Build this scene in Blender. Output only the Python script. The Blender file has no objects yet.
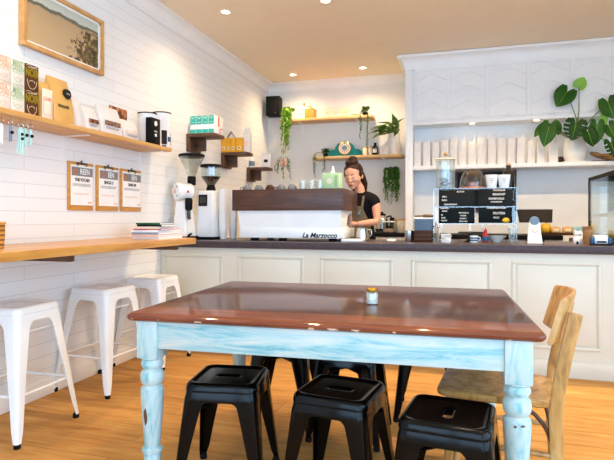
import bpy, bmesh, math, random
from mathutils import Vector, Matrix, Euler, noise
S = bpy.context.scene
COL = S.collection
R = math.radians
PI = math.pi
random.seed(7)

# ------------------------------------------------------------------ camera
CAMX, CAMH, FPX, YAW, HORIZ = 2.52, 1.12, 524.0, R(16.3), 218.0
cd = bpy.data.cameras.new('camera')
cam = bpy.data.objects.new('camera', cd)
COL.objects.link(cam)
cam.location = (CAMX, 0, CAMH)
cam.rotation_euler = (R(90), 0, YAW)
cd.sensor_width = 36
cd.lens = 36 * FPX / 614
cd.shift_y = -(230 - HORIZ) / 614
cd.clip_start = 0.05
S.camera = cam
_s, _c = math.sin(YAW), math.cos(YAW)


def at(u, v, X=None, Y=None, Z=None):
    """The point of the room seen at photo pixel (u, v) on the plane X, Y or Z."""
    x = (u - 307) / FPX
    d = Vector((x * _c - _s, _c + x * _s, (HORIZ - v) / FPX))
    t = (X - CAMX) / d.x if X is not None else Y / d.y if Y is not None else (Z - CAMH) / d.z
    return Vector((CAMX + t * d.x, t * d.y, CAMH + t * d.z))


def ux(u, Y):
    return at(u, 200, Y=Y).x


def uy(u, X):
    return at(u, 200, X=X).y


# ------------------------------------------------------------------ materials
def srgb(h):
    h = h.lstrip('#')
    out = []
    for i in (0, 2, 4):
        v = int(h[i:i + 2], 16) / 255
        out.append(v / 12.92 if v <= 0.04045 else ((v + 0.055) / 1.055) ** 2.4)
    return (*out, 1)


class NT:
    def __init__(self, name):
        self.m = bpy.data.materials.new(name)
        self.m.use_nodes = True
        self.t = self.m.node_tree
        self.b = self.t.nodes['Principled BSDF']

    def n(self, kind, **kw):
        nd = self.t.nodes.new(kind)
        for k, v in kw.items():
            if k in nd.inputs.keys():
                nd.inputs[k].default_value = v
            else:
                setattr(nd, k, v)
        return nd

    def l(self, a, b):
        self.t.links.new(a, b)

    def coord(self, scale=(1, 1, 1), rot=(0, 0, 0), kind='Object'):
        tc = self.n('ShaderNodeTexCoord')
        mp = self.n('ShaderNodeMapping')
        mp.inputs['Scale'].default_value = scale
        mp.inputs['Rotation'].default_value = rot
        self.l(tc.outputs[kind], mp.inputs['Vector'])
        return mp.outputs['Vector']

    def ramp(self, fac, stops):
        r = self.n('ShaderNodeValToRGB')
        e = r.color_ramp.elements
        while len(e) < len(stops):
            e.new(0.5)
        for el, (p, c) in zip(e, stops):
            el.position = p
            el.color = srgb(c) if isinstance(c, str) else c
        self.l(fac, r.inputs['Fac'])
        return r.outputs['Color']

    def mix(self, fac, a, b, mode='MIX'):
        x = self.n('ShaderNodeMix', data_type='RGBA', blend_type=mode)
        for sock, val in ((x.inputs[0], fac), (x.inputs[6], a), (x.inputs[7], b)):
            if isinstance(val, (int, float)):
                sock.default_value = val
            elif isinstance(val, str):
                sock.default_value = srgb(val)
            elif isinstance(val, tuple):
                sock.default_value = val
            else:
                self.l(val, sock)
        return x.outputs[2]

    def bump(self, h, strength=0.2, dist=0.01):
        bp = self.n('ShaderNodeBump')
        bp.inputs['Strength'].default_value = strength
        bp.inputs['Distance'].default_value = dist
        self.l(h, bp.inputs['Height'])
        self.l(bp.outputs['Normal'], self.b.inputs['Normal'])


def paint(name, col, rough=0.5, metal=0.0, var=0.06, scale=6.0, coat=0.0, trans=0.0, ior=1.45, bump=0.0, sub=0.0):
    t = NT(name)
    nz = t.n('ShaderNodeTexNoise')
    nz.inputs['Scale'].default_value = scale
    nz.inputs['Detail'].default_value = 4
    t.l(t.coord(), nz.inputs['Vector'])
    c = srgb(col)
    lo = tuple(max(0, x * (1 - var)) for x in c[:3]) + (1,)
    hi = tuple(min(1, x * (1 + var)) for x in c[:3]) + (1,)
    t.l(t.ramp(nz.outputs['Fac'], [(0.3, lo), (0.7, hi)]), t.b.inputs['Base Color'])
    t.b.inputs['Roughness'].default_value = rough
    lum = 0.3 * c[0] + 0.6 * c[1] + 0.1 * c[2]
    if not metal and not trans:
        t.b.inputs['Specular IOR Level'].default_value = 0.12 + 0.38 * min(1, lum * 2.5)
    t.b.inputs['Metallic'].default_value = metal
    t.b.inputs['Coat Weight'].default_value = coat
    t.b.inputs['Coat Roughness'].default_value = 0.08
    t.b.inputs['Transmission Weight'].default_value = trans
    t.b.inputs['IOR'].default_value = ior
    if sub:
        t.b.inputs['Subsurface Weight'].default_value = sub
        t.b.inputs['Subsurface Radius'].default_value = (0.02, 0.008, 0.004)
    if bump:
        t.bump(nz.outputs['Fac'], bump, 0.004)
    return t.m


def wood(name, dark, mid, light, grain=(1, 14, 14), rough=0.45, coat=0.0, scale=2.2):
    t = NT(name)
    v = t.coord(grain)
    n1 = t.n('ShaderNodeTexNoise')
    n1.inputs['Scale'].default_value = scale
    n1.inputs['Detail'].default_value = 7
    n1.inputs['Roughness'].default_value = 0.6
    n1.inputs['Distortion'].default_value = 0.6
    t.l(v, n1.inputs['Vector'])
    col = t.ramp(n1.outputs['Fac'], [(0.28, dark), (0.5, mid), (0.74, light)])
    t.l(col, t.b.inputs['Base Color'])
    t.b.inputs['Roughness'].default_value = rough
    t.b.inputs['Coat Weight'].default_value = coat
    t.b.inputs['Coat Roughness'].default_value = 0.12
    t.bump(n1.outputs['Fac'], 0.12, 0.003)
    return t.m


def glass(name, col='#ffffff', alpha=0.18, rough=0.02):
    """Thin clear glazing: mostly see-through with a glossy skin."""
    t = NT(name)
    tr = t.n('ShaderNodeBsdfTransparent')
    tr.inputs['Color'].default_value = srgb(col)
    gl = t.n('ShaderNodeBsdfGlossy')
    gl.inputs['Roughness'].default_value = rough
    gl.inputs['Color'].default_value = (1, 1, 1, 1)
    lw = t.n('ShaderNodeLayerWeight')
    lw.inputs['Blend'].default_value = 0.35
    mp = t.n('ShaderNodeMapRange')
    mp.inputs['To Min'].default_value = alpha * 0.5
    mp.inputs['To Max'].default_value = min(0.9, alpha * 3.2)
    t.l(lw.outputs['Facing'], mp.inputs['Value'])
    mx = t.n('ShaderNodeMixShader')
    t.l(mp.outputs['Result'], mx.inputs['Fac'])
    t.l(tr.outputs[0], mx.inputs[1])
    t.l(gl.outputs[0], mx.inputs[2])
    t.l(mx.outputs[0], t.t.nodes['Material Output'].inputs['Surface'])
    return t.m


def emit(name, col, strength):
    t = NT(name)
    t.b.inputs['Base Color'].default_value = srgb(col)
    t.b.inputs['Emission Color'].default_value = srgb(col)
    t.b.inputs['Emission Strength'].default_value = strength
    return t.m


M = {}
M['white_gloss'] = paint('white_powder_coat', '#f0f1f0', 0.25, var=0.03, coat=0.3)
M['white_matt'] = paint('white_matt', '#f2f1ee', 0.6, var=0.03)
M['white_joinery'] = paint('white_joinery_paint', '#f2f4f5', 0.4, var=0.02)
M['counter_paint'] = paint('counter_front_paint', '#d6d5c8', 0.42, var=0.02)
M['white_plastic'] = paint('white_plastic', '#f3f4f4', 0.3, var=0.02)
M['paper'] = paint('paper', '#f6f4f0', 0.7, var=0.03)
M['bag_paper'] = paint('bag_paper', '#e2dedb', 0.55, var=0.05, scale=14, bump=0.25)
M['black_gloss'] = paint('black_gloss_steel', '#060505', 0.13, var=0.1, coat=0.0)
M['black_gloss'].node_tree.nodes['Principled BSDF'].inputs['Specular IOR Level'].default_value = 0.22
M['black_matt'] = paint('black_matt', '#121112', 0.5, var=0.1)
M['rubber'] = paint('rubber', '#171718', 0.8)
M['steel'] = paint('brushed_steel', '#c6c4c0', 0.25, metal=1.0, var=0.08)
M['dark_steel'] = paint('dark_steel', '#56534f', 0.35, metal=0.9)
M['brass'] = paint('brass', '#cfa04a', 0.3, metal=0.9)
M['copper'] = paint('copper', '#c47b50', 0.3, metal=0.85)
M['gold_lid'] = paint('gold_lid', '#c79b34', 0.28, metal=0.9)
M['worktop'] = paint('dark_stone_worktop', '#4a4145', 0.3, var=0.18, scale=40)
M['bench_oak'] = wood('oiled_oak', '#b5762f', '#cd923f', '#dcaa5c', (12, 1, 12), 0.35, coat=0.2)
M['shelf_oak'] = wood('shelf_pine', '#c48c46', '#d8a55d', '#e4ba7c', (12, 1, 12), 0.45)
M['shelf_oak_x'] = wood('shelf_pine_across', '#c79150', '#d9aa68', '#e6c08a', (1, 12, 12), 0.45)
M['frame_oak'] = wood('frame_oak', '#c08a4a', '#cf9c5c', '#dcb078', (6, 6, 6), 0.4)
M['dark_wood'] = wood('dark_shelf_wood', '#3f2818', '#5b3b24', '#74503a', (2, 9, 9), 0.5)
M['walnut'] = wood('walnut', '#3a2319', '#4e3024', '#654437', (1.4, 16, 16), 0.4)
M['chair_wood'] = wood('worn_chair_wood', '#80511f', '#c28f4c', '#d9b078', (9, 9, 2.2), 0.4, coat=0.15, scale=2.6)
M['mill_wood'] = wood('mill_wood', '#a4661f', '#c4872f', '#d39b44', (8, 8, 2), 0.4)
M['drift'] = wood('driftwood', '#7a4b25', '#a4713f', '#c2935c', (2, 10, 10), 0.7)
M['kraft'] = paint('kraft_paper', '#d9a95e', 0.65, var=0.08, scale=10, bump=0.2)
M['brown_card'] = paint('brown_card', '#5d3a1c', 0.6)
M['yellow_card'] = paint('yellow_card', '#dea325', 0.5)
M['teal_card'] = paint('teal_card', '#2fb3a2', 0.5)
M['teal_clock'] = paint('teal_paint', '#12706f', 0.45, var=0.12)
M['cream'] = paint('cream', '#ece0c8', 0.5)
M['orange'] = paint('orange_print', '#e0763a', 0.6)
M['green_print'] = paint('green_print', '#9fbb8c', 0.6)
M['coral_print'] = paint('coral_print', '#e6ad8c', 0.6)
M['olive_print'] = paint('olive_print', '#9a8314', 0.6)
M['pink'] = paint('pink_ceramic', '#e8b7a8', 0.5)
M['pale_pink'] = paint('pale_pink_card', '#efc9bb', 0.6)
M['grey_cup'] = paint('grey_cup', '#6f7478', 0.35)
M['brown_cup'] = paint('brown_cup', '#4a2c1f', 0.35)
M['green_box'] = paint('pale_green_card', '#b9d8a4', 0.6)
M['ink'] = paint('ink', '#2a2724', 0.7)
M['grey_ink'] = paint('grey_ink', '#8b8583', 0.7)
M['chalk'] = paint('chalk', '#f2f2ee', 0.8)
M['chalkboard'] = paint('chalkboard', '#1b1f21', 0.55, var=0.2)
M['glass'] = glass('clear_glass', '#f4f8f8', 0.12)
M['acrylic'] = glass('clear_acrylic', '#f6f9fa', 0.1)
M['acrylic_edge'] = glass('acrylic_edge', '#e8f0f2', 0.22, 0.2)
M['smoked'] = glass('smoked_plastic', '#c8b8a2', 0.16)
M['amber_glass'] = paint('dark_bottle_glass', '#1a1611', 0.12, coat=0.5)
M['sugar'] = paint('sugar', '#f3ede2', 0.8, bump=0.2)
M['beans'] = paint('coffee_beans', '#2a1810', 0.5, var=0.4, scale=60)
M['leaf'] = paint('leaf_green', '#3d6b22', 0.4, var=0.3, scale=20)
M['leaf_bright'] = paint('leaf_bright', '#6f9f26', 0.45, var=0.3, scale=25)
M['leaf_mid'] = paint('leaf_mid', '#56802a', 0.4, var=0.4, scale=25)
M['leaf_dark'] = paint('leaf_dark', '#2c5a1c', 0.35, var=0.25, scale=12)
M['leaf_deep'] = paint('leaf_deep', '#1f4418', 0.32, var=0.25, scale=12)
M['leaf_light'] = paint('leaf_light', '#86bd3a', 0.4, var=0.15)
M['stem'] = paint('stem_green', '#5c7a35', 0.5)
M['soil'] = paint('soil', '#3a2a1d', 0.9)
M['pot_white'] = paint('white_glazed_pot', '#efece5', 0.25, var=0.03)
M['rope'] = paint('cotton_rope', '#e9dcc4', 0.9)
M['red'] = paint('red_print', '#b8322c', 0.4)
M['blue'] = paint('blue_print', '#2f5f86', 0.4)
M['slate_blue'] = paint('slate_blue', '#7f93a3', 0.5)
M['mint'] = paint('mint_beads', '#bfe3da', 0.5)
M['yellow'] = paint('lemon', '#e2b32c', 0.4)
M['bread'] = paint('bread_wrap', '#d7ad6e', 0.5, var=0.2, scale=18)
M['rattan'] = None
M['skin'] = paint('skin', '#d9a083', 0.45, var=0.05, sub=0.12)
M['lip'] = paint('lip', '#b86e60', 0.45)
M['hair'] = paint('dark_brown_hair', '#33201a', 0.45, var=0.35, scale=50)
M['shirt'] = paint('black_cotton', '#18161a', 0.85)
M['apron'] = paint('olive_apron', '#85765a', 0.8, var=0.12, scale=30)
M['trousers'] = paint('dark_trousers', '#23242b', 0.8)
M['leather'] = paint('tan_leather', '#94693d', 0.6)


def rattan_mat():
    t = NT('woven_rattan')
    w = t.n('ShaderNodeTexBrick')
    w.inputs['Scale'].default_value = 1
    w.inputs['Brick Width'].default_value = 0.03
    w.inputs['Row Height'].default_value = 0.016
    w.inputs['Mortar Size'].default_value = 0.003
    w.inputs['Color1'].default_value = srgb('#d8a04a')
    w.inputs['Color2'].default_value = srgb('#bf8434')
    w.inputs['Mortar'].default_value = srgb('#6b4219')
    t.l(t.coord(rot=(R(90), 0, R(45))), w.inputs['Vector'])
    t.l(w.outputs['Color'], t.b.inputs['Base Color'])
    t.b.inputs['Roughness'].default_value = 0.7
    t.bump(w.outputs['Fac'], -0.4, 0.004)
    return t.m


M['rattan'] = rattan_mat()


def distressed(name, stretch):
    """Flaking blue-and-white furniture paint, brush marks along the piece."""
    t = NT(name)
    v = t.coord(stretch)
    a = t.n('ShaderNodeTexNoise')
    a.inputs['Scale'].default_value = 3.0
    a.inputs['Detail'].default_value = 8
    a.inputs['Roughness'].default_value = 0.68
    a.inputs['Distortion'].default_value = 0.8
    t.l(v, a.inputs['Vector'])
    base = t.ramp(a.outputs['Fac'], [(0.28, '#4a98a4'), (0.39, '#78b0b8'), (0.49, '#abc4c3'), (0.66, '#cfccc3')])
    b = t.n('ShaderNodeTexNoise')
    b.inputs['Scale'].default_value = 2.3
    b.inputs['Detail'].default_value = 5
    b.inputs['Roughness'].default_value = 0.55
    tc2 = t.coord(tuple(x * 0.9 + 0.6 for x in stretch))
    t.l(tc2, b.inputs['Vector'])
    mask = t.ramp(b.outputs['Fac'], [(0.70, (0, 0, 0, 1)), (0.735, (1, 1, 1, 1))])
    t.l(t.mix(mask, base, '#6d4636'), t.b.inputs['Base Color'])
    t.b.inputs['Roughness'].default_value = 0.45
    t.bump(a.outputs['Fac'], 0.15, 0.003)
    return t.m


M['paint_apron'] = distressed('distressed_blue_paint_along', (1.0, 1.0, 9.0))
M['paint_leg'] = distressed('distressed_blue_paint_upright', (7.0, 7.0, 1.6))


def tabletop_mat():
    t = NT('varnished_red_brown_tabletop')
    tc = t.n('ShaderNodeTexCoord')
    sx = t.n('ShaderNodeSeparateXYZ')
    t.l(tc.outputs['Object'], sx.inputs[0])
    # boards across the depth of the table
    m1 = t.n('ShaderNodeMath', operation='MULTIPLY')
    m1.inputs[1].default_value = 5.2
    t.l(sx.outputs['Y'], m1.inputs[0])
    ad = t.n('ShaderNodeMath', operation='ADD')
    ad.inputs[1].default_value = 0.28
    t.l(m1.outputs[0], ad.inputs[0])
    fl = t.n('ShaderNodeMath', operation='FLOOR')
    t.l(ad.outputs[0], fl.inputs[0])
    fr = t.n('ShaderNodeMath', operation='FRACT')
    t.l(ad.outputs[0], fr.inputs[0])
    wn = t.n('ShaderNodeTexWhiteNoise', noise_dimensions='1D')
    t.l(fl.outputs[0], wn.inputs['W'])
    g = t.n('ShaderNodeTexNoise')
    g.inputs['Scale'].default_value = 3
    g.inputs['Detail'].default_value = 8
    g.inputs['Distortion'].default_value = 0.5
    t.l(t.coord((1.2, 16, 16)), g.inputs['Vector'])
    col = t.ramp(g.outputs['Fac'], [(0.25, '#2e120a'), (0.5, '#4a1f11'), (0.75, '#66341d')])
    tint = t.ramp(wn.outputs['Value'], [(0.0, (0.7, 0.7, 0.75, 1)), (1.0, (1.35, 1.2, 1.1, 1))])
    col = t.mix(1.0, col, tint, 'MULTIPLY')
    # rubbed, redder front board
    lt = t.n('ShaderNodeMath', operation='LESS_THAN')
    lt.inputs[1].default_value = -0.39
    t.l(sx.outputs['Y'], lt.inputs[0])
    warm = t.ramp(g.outputs['Fac'], [(0.3, '#5c2815'), (0.55, '#7b3b20'), (0.8, '#96502c')])
    col = t.mix(lt.outputs[0], col, warm)
    seam = t.ramp(fr.outputs[0], [(0.0, (1, 1, 1, 1)), (0.012, (0, 0, 0, 1)), (0.988, (0, 0, 0, 1)), (1.0, (1, 1, 1, 1))])
    col = t.mix(seam, col, '#2a120b')
    # bare wood where the arris has rubbed through
    geo = t.n('ShaderNodeNewGeometry')
    wr = t.n('ShaderNodeTexNoise')
    wr.inputs['Scale'].default_value = 22
    wr.inputs['Detail'].default_value = 6
    t.l(tc.outputs['Object'], wr.inputs['Vector'])
    lo = t.n('ShaderNodeMath', operation='LESS_THAN')
    lo.inputs[1].default_value = -0.0195
    t.l(sx.outputs['Z'], lo.inputs[0])
    wm = t.ramp(wr.outputs['Fac'], [(0.61, (0, 0, 0, 1)), (0.66, (1, 1, 1, 1))])
    mm = t.n('ShaderNodeMath', operation='MULTIPLY')
    t.l(wm, mm.inputs[0])
    t.l(lo.outputs[0], mm.inputs[1])
    col = t.mix(mm.outputs[0], col, '#d9b79a')
    t.l(col, t.b.inputs['Base Color'])
    t.b.inputs['Roughness'].default_value = 0.4
    t.b.inputs['Specular IOR Level'].default_value = 0.2
    t.b.inputs['Coat Weight'].default_value = 0.42
    t.b.inputs['Coat Roughness'].default_value = 0.06
    t.bump(g.outputs['Fac'], 0.08, 0.003)
    return t.m


M['tabletop'] = tabletop_mat()


def floor_mat():
    t = NT('oak_floorboards')
    br = t.n('ShaderNodeTexBrick')
    br.offset = 0.37
    br.inputs['Scale'].default_value = 1
    br.inputs['Brick Width'].default_value = 1.5
    br.inputs['Row Height'].default_value = 0.19
    br.inputs['Mortar Size'].default_value = 0.0012
    br.inputs['Mortar Smooth'].default_value = 0.3
    br.inputs['Color1'].default_value = (0, 0, 0, 1)
    br.inputs['Color2'].default_value = (1, 1, 1, 1)
    br.inputs['Mortar'].default_value = (0.5, 0.5, 0.5, 1)
    t.l(t.coord(), br.inputs['Vector'])
    g = t.n('ShaderNodeTexNoise', noise_dimensions='4D')
    g.inputs['Scale'].default_value = 2.2
    g.inputs['Detail'].default_value = 9
    g.inputs['Roughness'].default_value = 0.62
    g.inputs['Distortion'].default_value = 1.1
    t.l(t.coord((1.0, 8, 8)), g.inputs['Vector'])
    sc = t.n('ShaderNodeMath', operation='MULTIPLY')
    sc.inputs[1].default_value = 9
    t.l(br.outputs['Color'], sc.inputs[0])
    t.l(sc.outputs[0], g.inputs['W'])
    col = t.ramp(g.outputs['Fac'], [(0.25, '#9c6a33'), (0.42, '#bd8746'), (0.58, '#cd9a56'), (0.78, '#daad6c')])
    tint = t.ramp(br.outputs['Color'], [(0.0, (0.86, 0.84, 0.82, 1)), (1.0, (1.06, 1.05, 1.03, 1))])
    col = t.mix(1.0, col, tint, 'MULTIPLY')
    col = t.mix(br.outputs['Fac'], col, '#5e3a1a')
    t.l(col, t.b.inputs['Base Color'])
    t.b.inputs['Roughness'].default_value = 0.55
    t.b.inputs['Specular IOR Level'].default_value = 0.12
    t.bump(g.outputs['Fac'], 0.06, 0.003)
    return t.m


def brick_wall_mat(name, col, along):
    t = NT(name)
    tc = t.n('ShaderNodeTexCoord')
    sx = t.n('ShaderNodeSeparateXYZ')
    cb = t.n('ShaderNodeCombineXYZ')
    t.l(tc.outputs['Object'], sx.inputs[0])
    t.l(sx.outputs[along], cb.inputs[0])
    t.l(sx.outputs['Z'], cb.inputs[1])
    br = t.n('ShaderNodeTexBrick')
    br.offset = 0.5
    br.inputs['Scale'].default_value = 1
    br.inputs['Brick Width'].default_value = 0.85
    br.inputs['Row Height'].default_value = 0.083
    br.inputs['Mortar Size'].default_value = 0.0035
    br.inputs['Mortar Smooth'].default_value = 0.6
    t.l(cb.outputs[0], br.inputs['Vector'])
    c = srgb(col)
    br.inputs['Color1'].default_value = c
    br.inputs['Color2'].default_value = tuple(x * 0.97 for x in c[:3]) + (1,)
    br.inputs['Mortar'].default_value = tuple(x * 0.8 for x in c[:3]) + (1,)
    t.l(br.outputs['Color'], t.b.inputs['Base Color'])
    t.b.inputs['Roughness'].default_value = 0.45
    t.bump(br.outputs['Fac'], -0.5, 0.005)
    return t.m


M['floor'] = floor_mat()
M['brick_white'] = brick_wall_mat('white_painted_brick', '#f2f2f0', 'Y')
M['brick_tile'] = brick_wall_mat('white_wall_tiles', '#e8e8e4', 'Y')
M['plaster'] = paint('white_plaster', '#ecebe8', 0.6, var=0.015)
M['ceiling'] = paint('ceiling_paint', '#f2e2c8', 0.75, var=0.015)
M['lamp'] = emit('lamp_glow', '#ffe2b4', 14)


# ------------------------------------------------------------------ mesh builder
def rrect(w, h, r, k=5, z=0.0):
    """Rounded-rectangle loop, 4*(k+1) points."""
    r = min(r, w / 2 - 1e-5, h / 2 - 1e-5)
    pts = []
    for cx, cy, a0 in ((w / 2 - r, h / 2 - r, 0), (-w / 2 + r, h / 2 - r, 90), (-w / 2 + r, -h / 2 + r, 180), (w / 2 - r, -h / 2 + r, 270)):
        for i in range(k + 1):
            a = R(a0 + 90 * i / k)
            pts.append(Vector((cx + r * math.cos(a), cy + r * math.sin(a), z)))
    return pts


class MB:
    def __init__(self):
        self.b = bmesh.new()
        self.mi = 0
        self.mats = []

    def use(self, m):
        if m not in self.mats:
            self.mats.append(m)
        self.mi = self.mats.index(m)
        return self

    def face(self, vs):
        try:
            f = self.b.faces.new(vs)
            f.material_index = self.mi
            return f
        except ValueError:
            return None

    def loops(self, ls, cap0=True, cap1=True, closed=True, ring=False):
        vs = [[self.b.verts.new(p) for p in l] for l in ls]
        n = len(vs[0])
        pairs = list(zip(vs, vs[1:]))
        if ring:
            pairs.append((vs[-1], vs[0]))
        for A, B in pairs:
            for i in range(n if closed else n - 1):
                j = (i + 1) % n
                self.face((A[i], A[j], B[j], B[i]))
        if not ring:
            if cap0:
                self.face(vs[0][::-1])
            if cap1:
                self.face(vs[-1])
        return self

    def box(self, c, s, rot=None, bev=0.0, seg=2):
        v0 = bmesh.ops.create_cube(self.b, size=1.0)['verts']
        m = Matrix.Translation(c) @ (rot.to_matrix().to_4x4() if rot is not None else Matrix.Identity(4)) @ Matrix.Diagonal((*s, 1))
        bmesh.ops.transform(self.b, matrix=m, verts=v0)
        fs = {f for v in v0 for f in v.link_faces}
        for f in fs:
            f.material_index = self.mi
        if bev > 0:
            es = list({e for v in v0 for e in v.link_edges})
            r = bmesh.ops.bevel(self.b, geom=es, offset=min(bev, min(s) * 0.49), segments=seg, profile=0.5, affect='EDGES')
            for f in r['faces']:
                f.material_index = self.mi
        return self

    def bx(self, x0, x1, y0, y1, z0, z1, bev=0.0):
        return self.box(((x0 + x1) / 2, (y0 + y1) / 2, (z0 + z1) / 2), (abs(x1 - x0), abs(y1 - y0), abs(z1 - z0)), None, bev)

    def lathe(self, prof, c=(0, 0, 0), seg=24, cap0=True, cap1=True):
        c = Vector(c)
        ls = []
        for r, z in prof:
            ls.append([c + Vector((max(r, 1e-4) * math.cos(2 * PI * i / seg), max(r, 1e-4) * math.sin(2 * PI * i / seg), z)) for i in range(seg)])
        return self.loops(ls, cap0, cap1)

    def tube(self, pts, r, seg=8, caps=True):
        pts = [Vector(p) for p in pts]
        rs = r if isinstance(r, (list, tuple)) else [r] * len(pts)
        ls = []
        up = Vector((0, 0, 1))
        nrm = None
        for i, p in enumerate(pts):
            d = (pts[min(i + 1, len(pts) - 1)] - pts[max(i - 1, 0)]).normalized()
            if nrm is None:
                nrm = d.orthogonal().normalized() if abs(d.z) > 0.99 else d.cross(up).normalized()
            nrm = (nrm - d * nrm.dot(d))
            nrm = nrm.normalized() if nrm.length > 1e-6 else d.orthogonal().normalized()
            bi = d.cross(nrm)
            ls.append([p + rs[i] * (math.cos(2 * PI * k / seg) * nrm + math.sin(2 * PI * k / seg) * bi) for k in range(seg)])
        return self.loops(ls, caps, caps)

    def sph(self, c, r, seg=14, rings=8):
        r = Vector(r) if not isinstance(r, (int, float)) else Vector((r, r, r))
        c = Vector(c)
        ls = []
        for j in range(rings + 1):
            a = PI * j / rings
            rr = max(math.sin(a), 0.002)
            ls.append([c + Vector((r.x * rr * math.cos(2 * PI * i / seg), r.y * rr * math.sin(2 * PI * i / seg), -r.z * math.cos(a))) for i in range(seg)])
        return self.loops(ls)

    def poly(self, pts, thick_vec):
        """Extruded outline."""
        a = [Vector(p) for p in pts]
        t = Vector(thick_vec)
        return self.loops([a, [p + t for p in a]])

    def leaf(self, base, direc, normal, L, W, fold=0.25, droop=0.2):
        """A small pointed, folded leaf with a midrib: four quads/tris."""
        d = Vector(direc).normalized()
        n = Vector(normal)
        n = (n - d * n.dot(d))
        n = n.normalized() if n.length > 1e-5 else d.orthogonal().normalized()
        s = d.cross(n)
        base = Vector(base)
        up = n * (W * fold)
        b0 = self.b.verts.new(base)
        tip = self.b.verts.new(base + d * L - n * L * droop)
        m1 = self.b.verts.new(base + d * L * 0.5 - n * L * droop * 0.25)
        l1 = self.b.verts.new(base + d * L * 0.38 + s * W / 2 + up)
        r1 = self.b.verts.new(base + d * L * 0.38 - s * W / 2 + up)
        self.face((b0, m1, l1))
        self.face((l1, m1, tip))
        self.face((b0, r1, m1))
        self.face((r1, tip, m1))
        return self

    def build(self, name, mat=None, parent=None, loc=(0, 0, 0), rotz=0.0, smooth=35, recalc=True):
        me = bpy.data.meshes.new(name)
        if recalc:
            bmesh.ops.recalc_face_normals(self.b, faces=self.b.faces)
        self.b.to_mesh(me)
        self.b.free()
        ms = self.mats or [mat]
        if mat is not None and self.mats and mat not in self.mats:
            pass
        for m in ms:
            me.materials.append(m)
        if smooth:
            for p in me.polygons:
                p.use_smooth = True
            me.set_sharp_from_angle(angle=R(smooth))
        o = bpy.data.objects.new(name, me)
        COL.objects.link(o)
        o.location = loc
        o.rotation_euler = (0, 0, rotz)
        if parent is not None:
            o.parent = parent
        return o


def thing(name, label, cat, loc=(0, 0, 0), rotz=0.0, group=None):
    o = bpy.data.objects.new(name, None)
    o.empty_display_size = 0.05
    COL.objects.link(o)
    o.location = loc
    o.rotation_euler = (0, 0, rotz)
    return tag(o, label, cat, group)


def tag(o, label, cat, group=None):
    o['label'] = label
    o['category'] = cat
    if group:
        o['group'] = group
    return o


def struct(o, label=None):
    o['kind'] = 'structure'
    return o


def dup(root, loc, rotz=None, label=None, group=None):
    r = root.copy()
    COL.objects.link(r)
    r.location = loc
    if rotz is not None:
        r.rotation_euler = (0, 0, rotz)
    if label:
        r['label'] = label
    if group:
        r['group'] = group
    for ch in list(root.children):
        c = ch.copy()
        COL.objects.link(c)
        c.parent = r
        for g in ch.children:
            d = g.copy()
            COL.objects.link(d)
            d.parent = c
    return r


FACE_MY = Euler((R(90), 0, 0)).to_matrix().to_4x4()                       # reads from -Y
FACE_PX = (Euler((0, 0, R(90))).to_matrix() @ Euler((R(90), 0, 0)).to_matrix()).to_4x4()   # reads from +X


def text(body, size, mat, parent, loc, face=FACE_MY, align='CENTER', shear=0.0, bold=0.0, depth=0.0006, name='lettering', squeeze=1.0):
    cu = bpy.data.curves.new(name, 'FONT')
    cu.body = body
    cu.size = size
    cu.align_x = align
    cu.align_y = 'CENTER'
    cu.shear = shear
    cu.offset = bold
    cu.extrude = depth
    cu.resolution_u = 3
    t = bpy.data.objects.new(name, cu)
    COL.objects.link(t)
    dg = bpy.context.evaluated_depsgraph_get()
    me = bpy.data.meshes.new_from_object(t.evaluated_get(dg))
    bpy.data.objects.remove(t)
    me.transform(face @ Matrix.Diagonal((squeeze, 1, 1, 1)))
    me.materials.clear()
    me.materials.append(mat)
    o = bpy.data.objects.new(name, me)
    COL.objects.link(o)
    o.location = loc
    if parent is not None:
        o.parent = parent
    return o


#@@SETTING
# ------------------------------------------------------------------ the setting
RX, BY, FY, CZ = 5.0, 6.72, -2.2, 2.93     # right wall, back wall, shopfront, ceiling
struct(MB().bx(-0.2, RX + 0.2, FY - 0.2, BY + 0.2, -0.12, 0).build('floor', M['floor'], smooth=0))
struct(MB().bx(-0.2, RX + 0.2, FY - 0.2, BY + 0.2, CZ, CZ + 0.12).build('ceiling', M['ceiling'], smooth=0))
struct(MB().bx(-0.2, 0, FY, BY, 0, CZ).build('wall_left', M['brick_white'], smooth=0))
struct(MB().bx(-0.2, RX + 0.2, BY, BY + 0.2, 0, CZ).build('wall_back', M['plaster'], smooth=0))
rw = MB()
rw.bx(RX, RX + 0.2, 2.4, BY, 0, CZ)
rw.bx(RX, RX + 0.2, FY, -1.7, 0, CZ)
rw.bx(RX, RX + 0.2, -1.7, 2.4, 0, 0.3)
rw.bx(RX, RX + 0.2, -1.7, 2.4, 2.6, CZ)
for y in (-0.36, 1.0):
    rw.bx(RX, RX + 0.2, y, y + 0.08, 0.3, 2.6)
struct(rw.build('wall_right', M['brick_tile'], smooth=0))
fr = MB()
fr.bx(-0.2, RX + 0.2, FY - 0.15, FY, 0, 0.3)
fr.bx(-0.2, RX + 0.2, FY - 0.15, FY, 2.6, CZ)
for x0, x1 in ((-0.2, 0.25), (1.62, 1.74), (3.2, 3.32), (4.75, RX + 0.2)):
    fr.bx(x0, x1, FY - 0.15, FY, 0.3, 2.6)
struct(fr.build('wall_front', M['plaster'], smooth=0))


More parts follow.
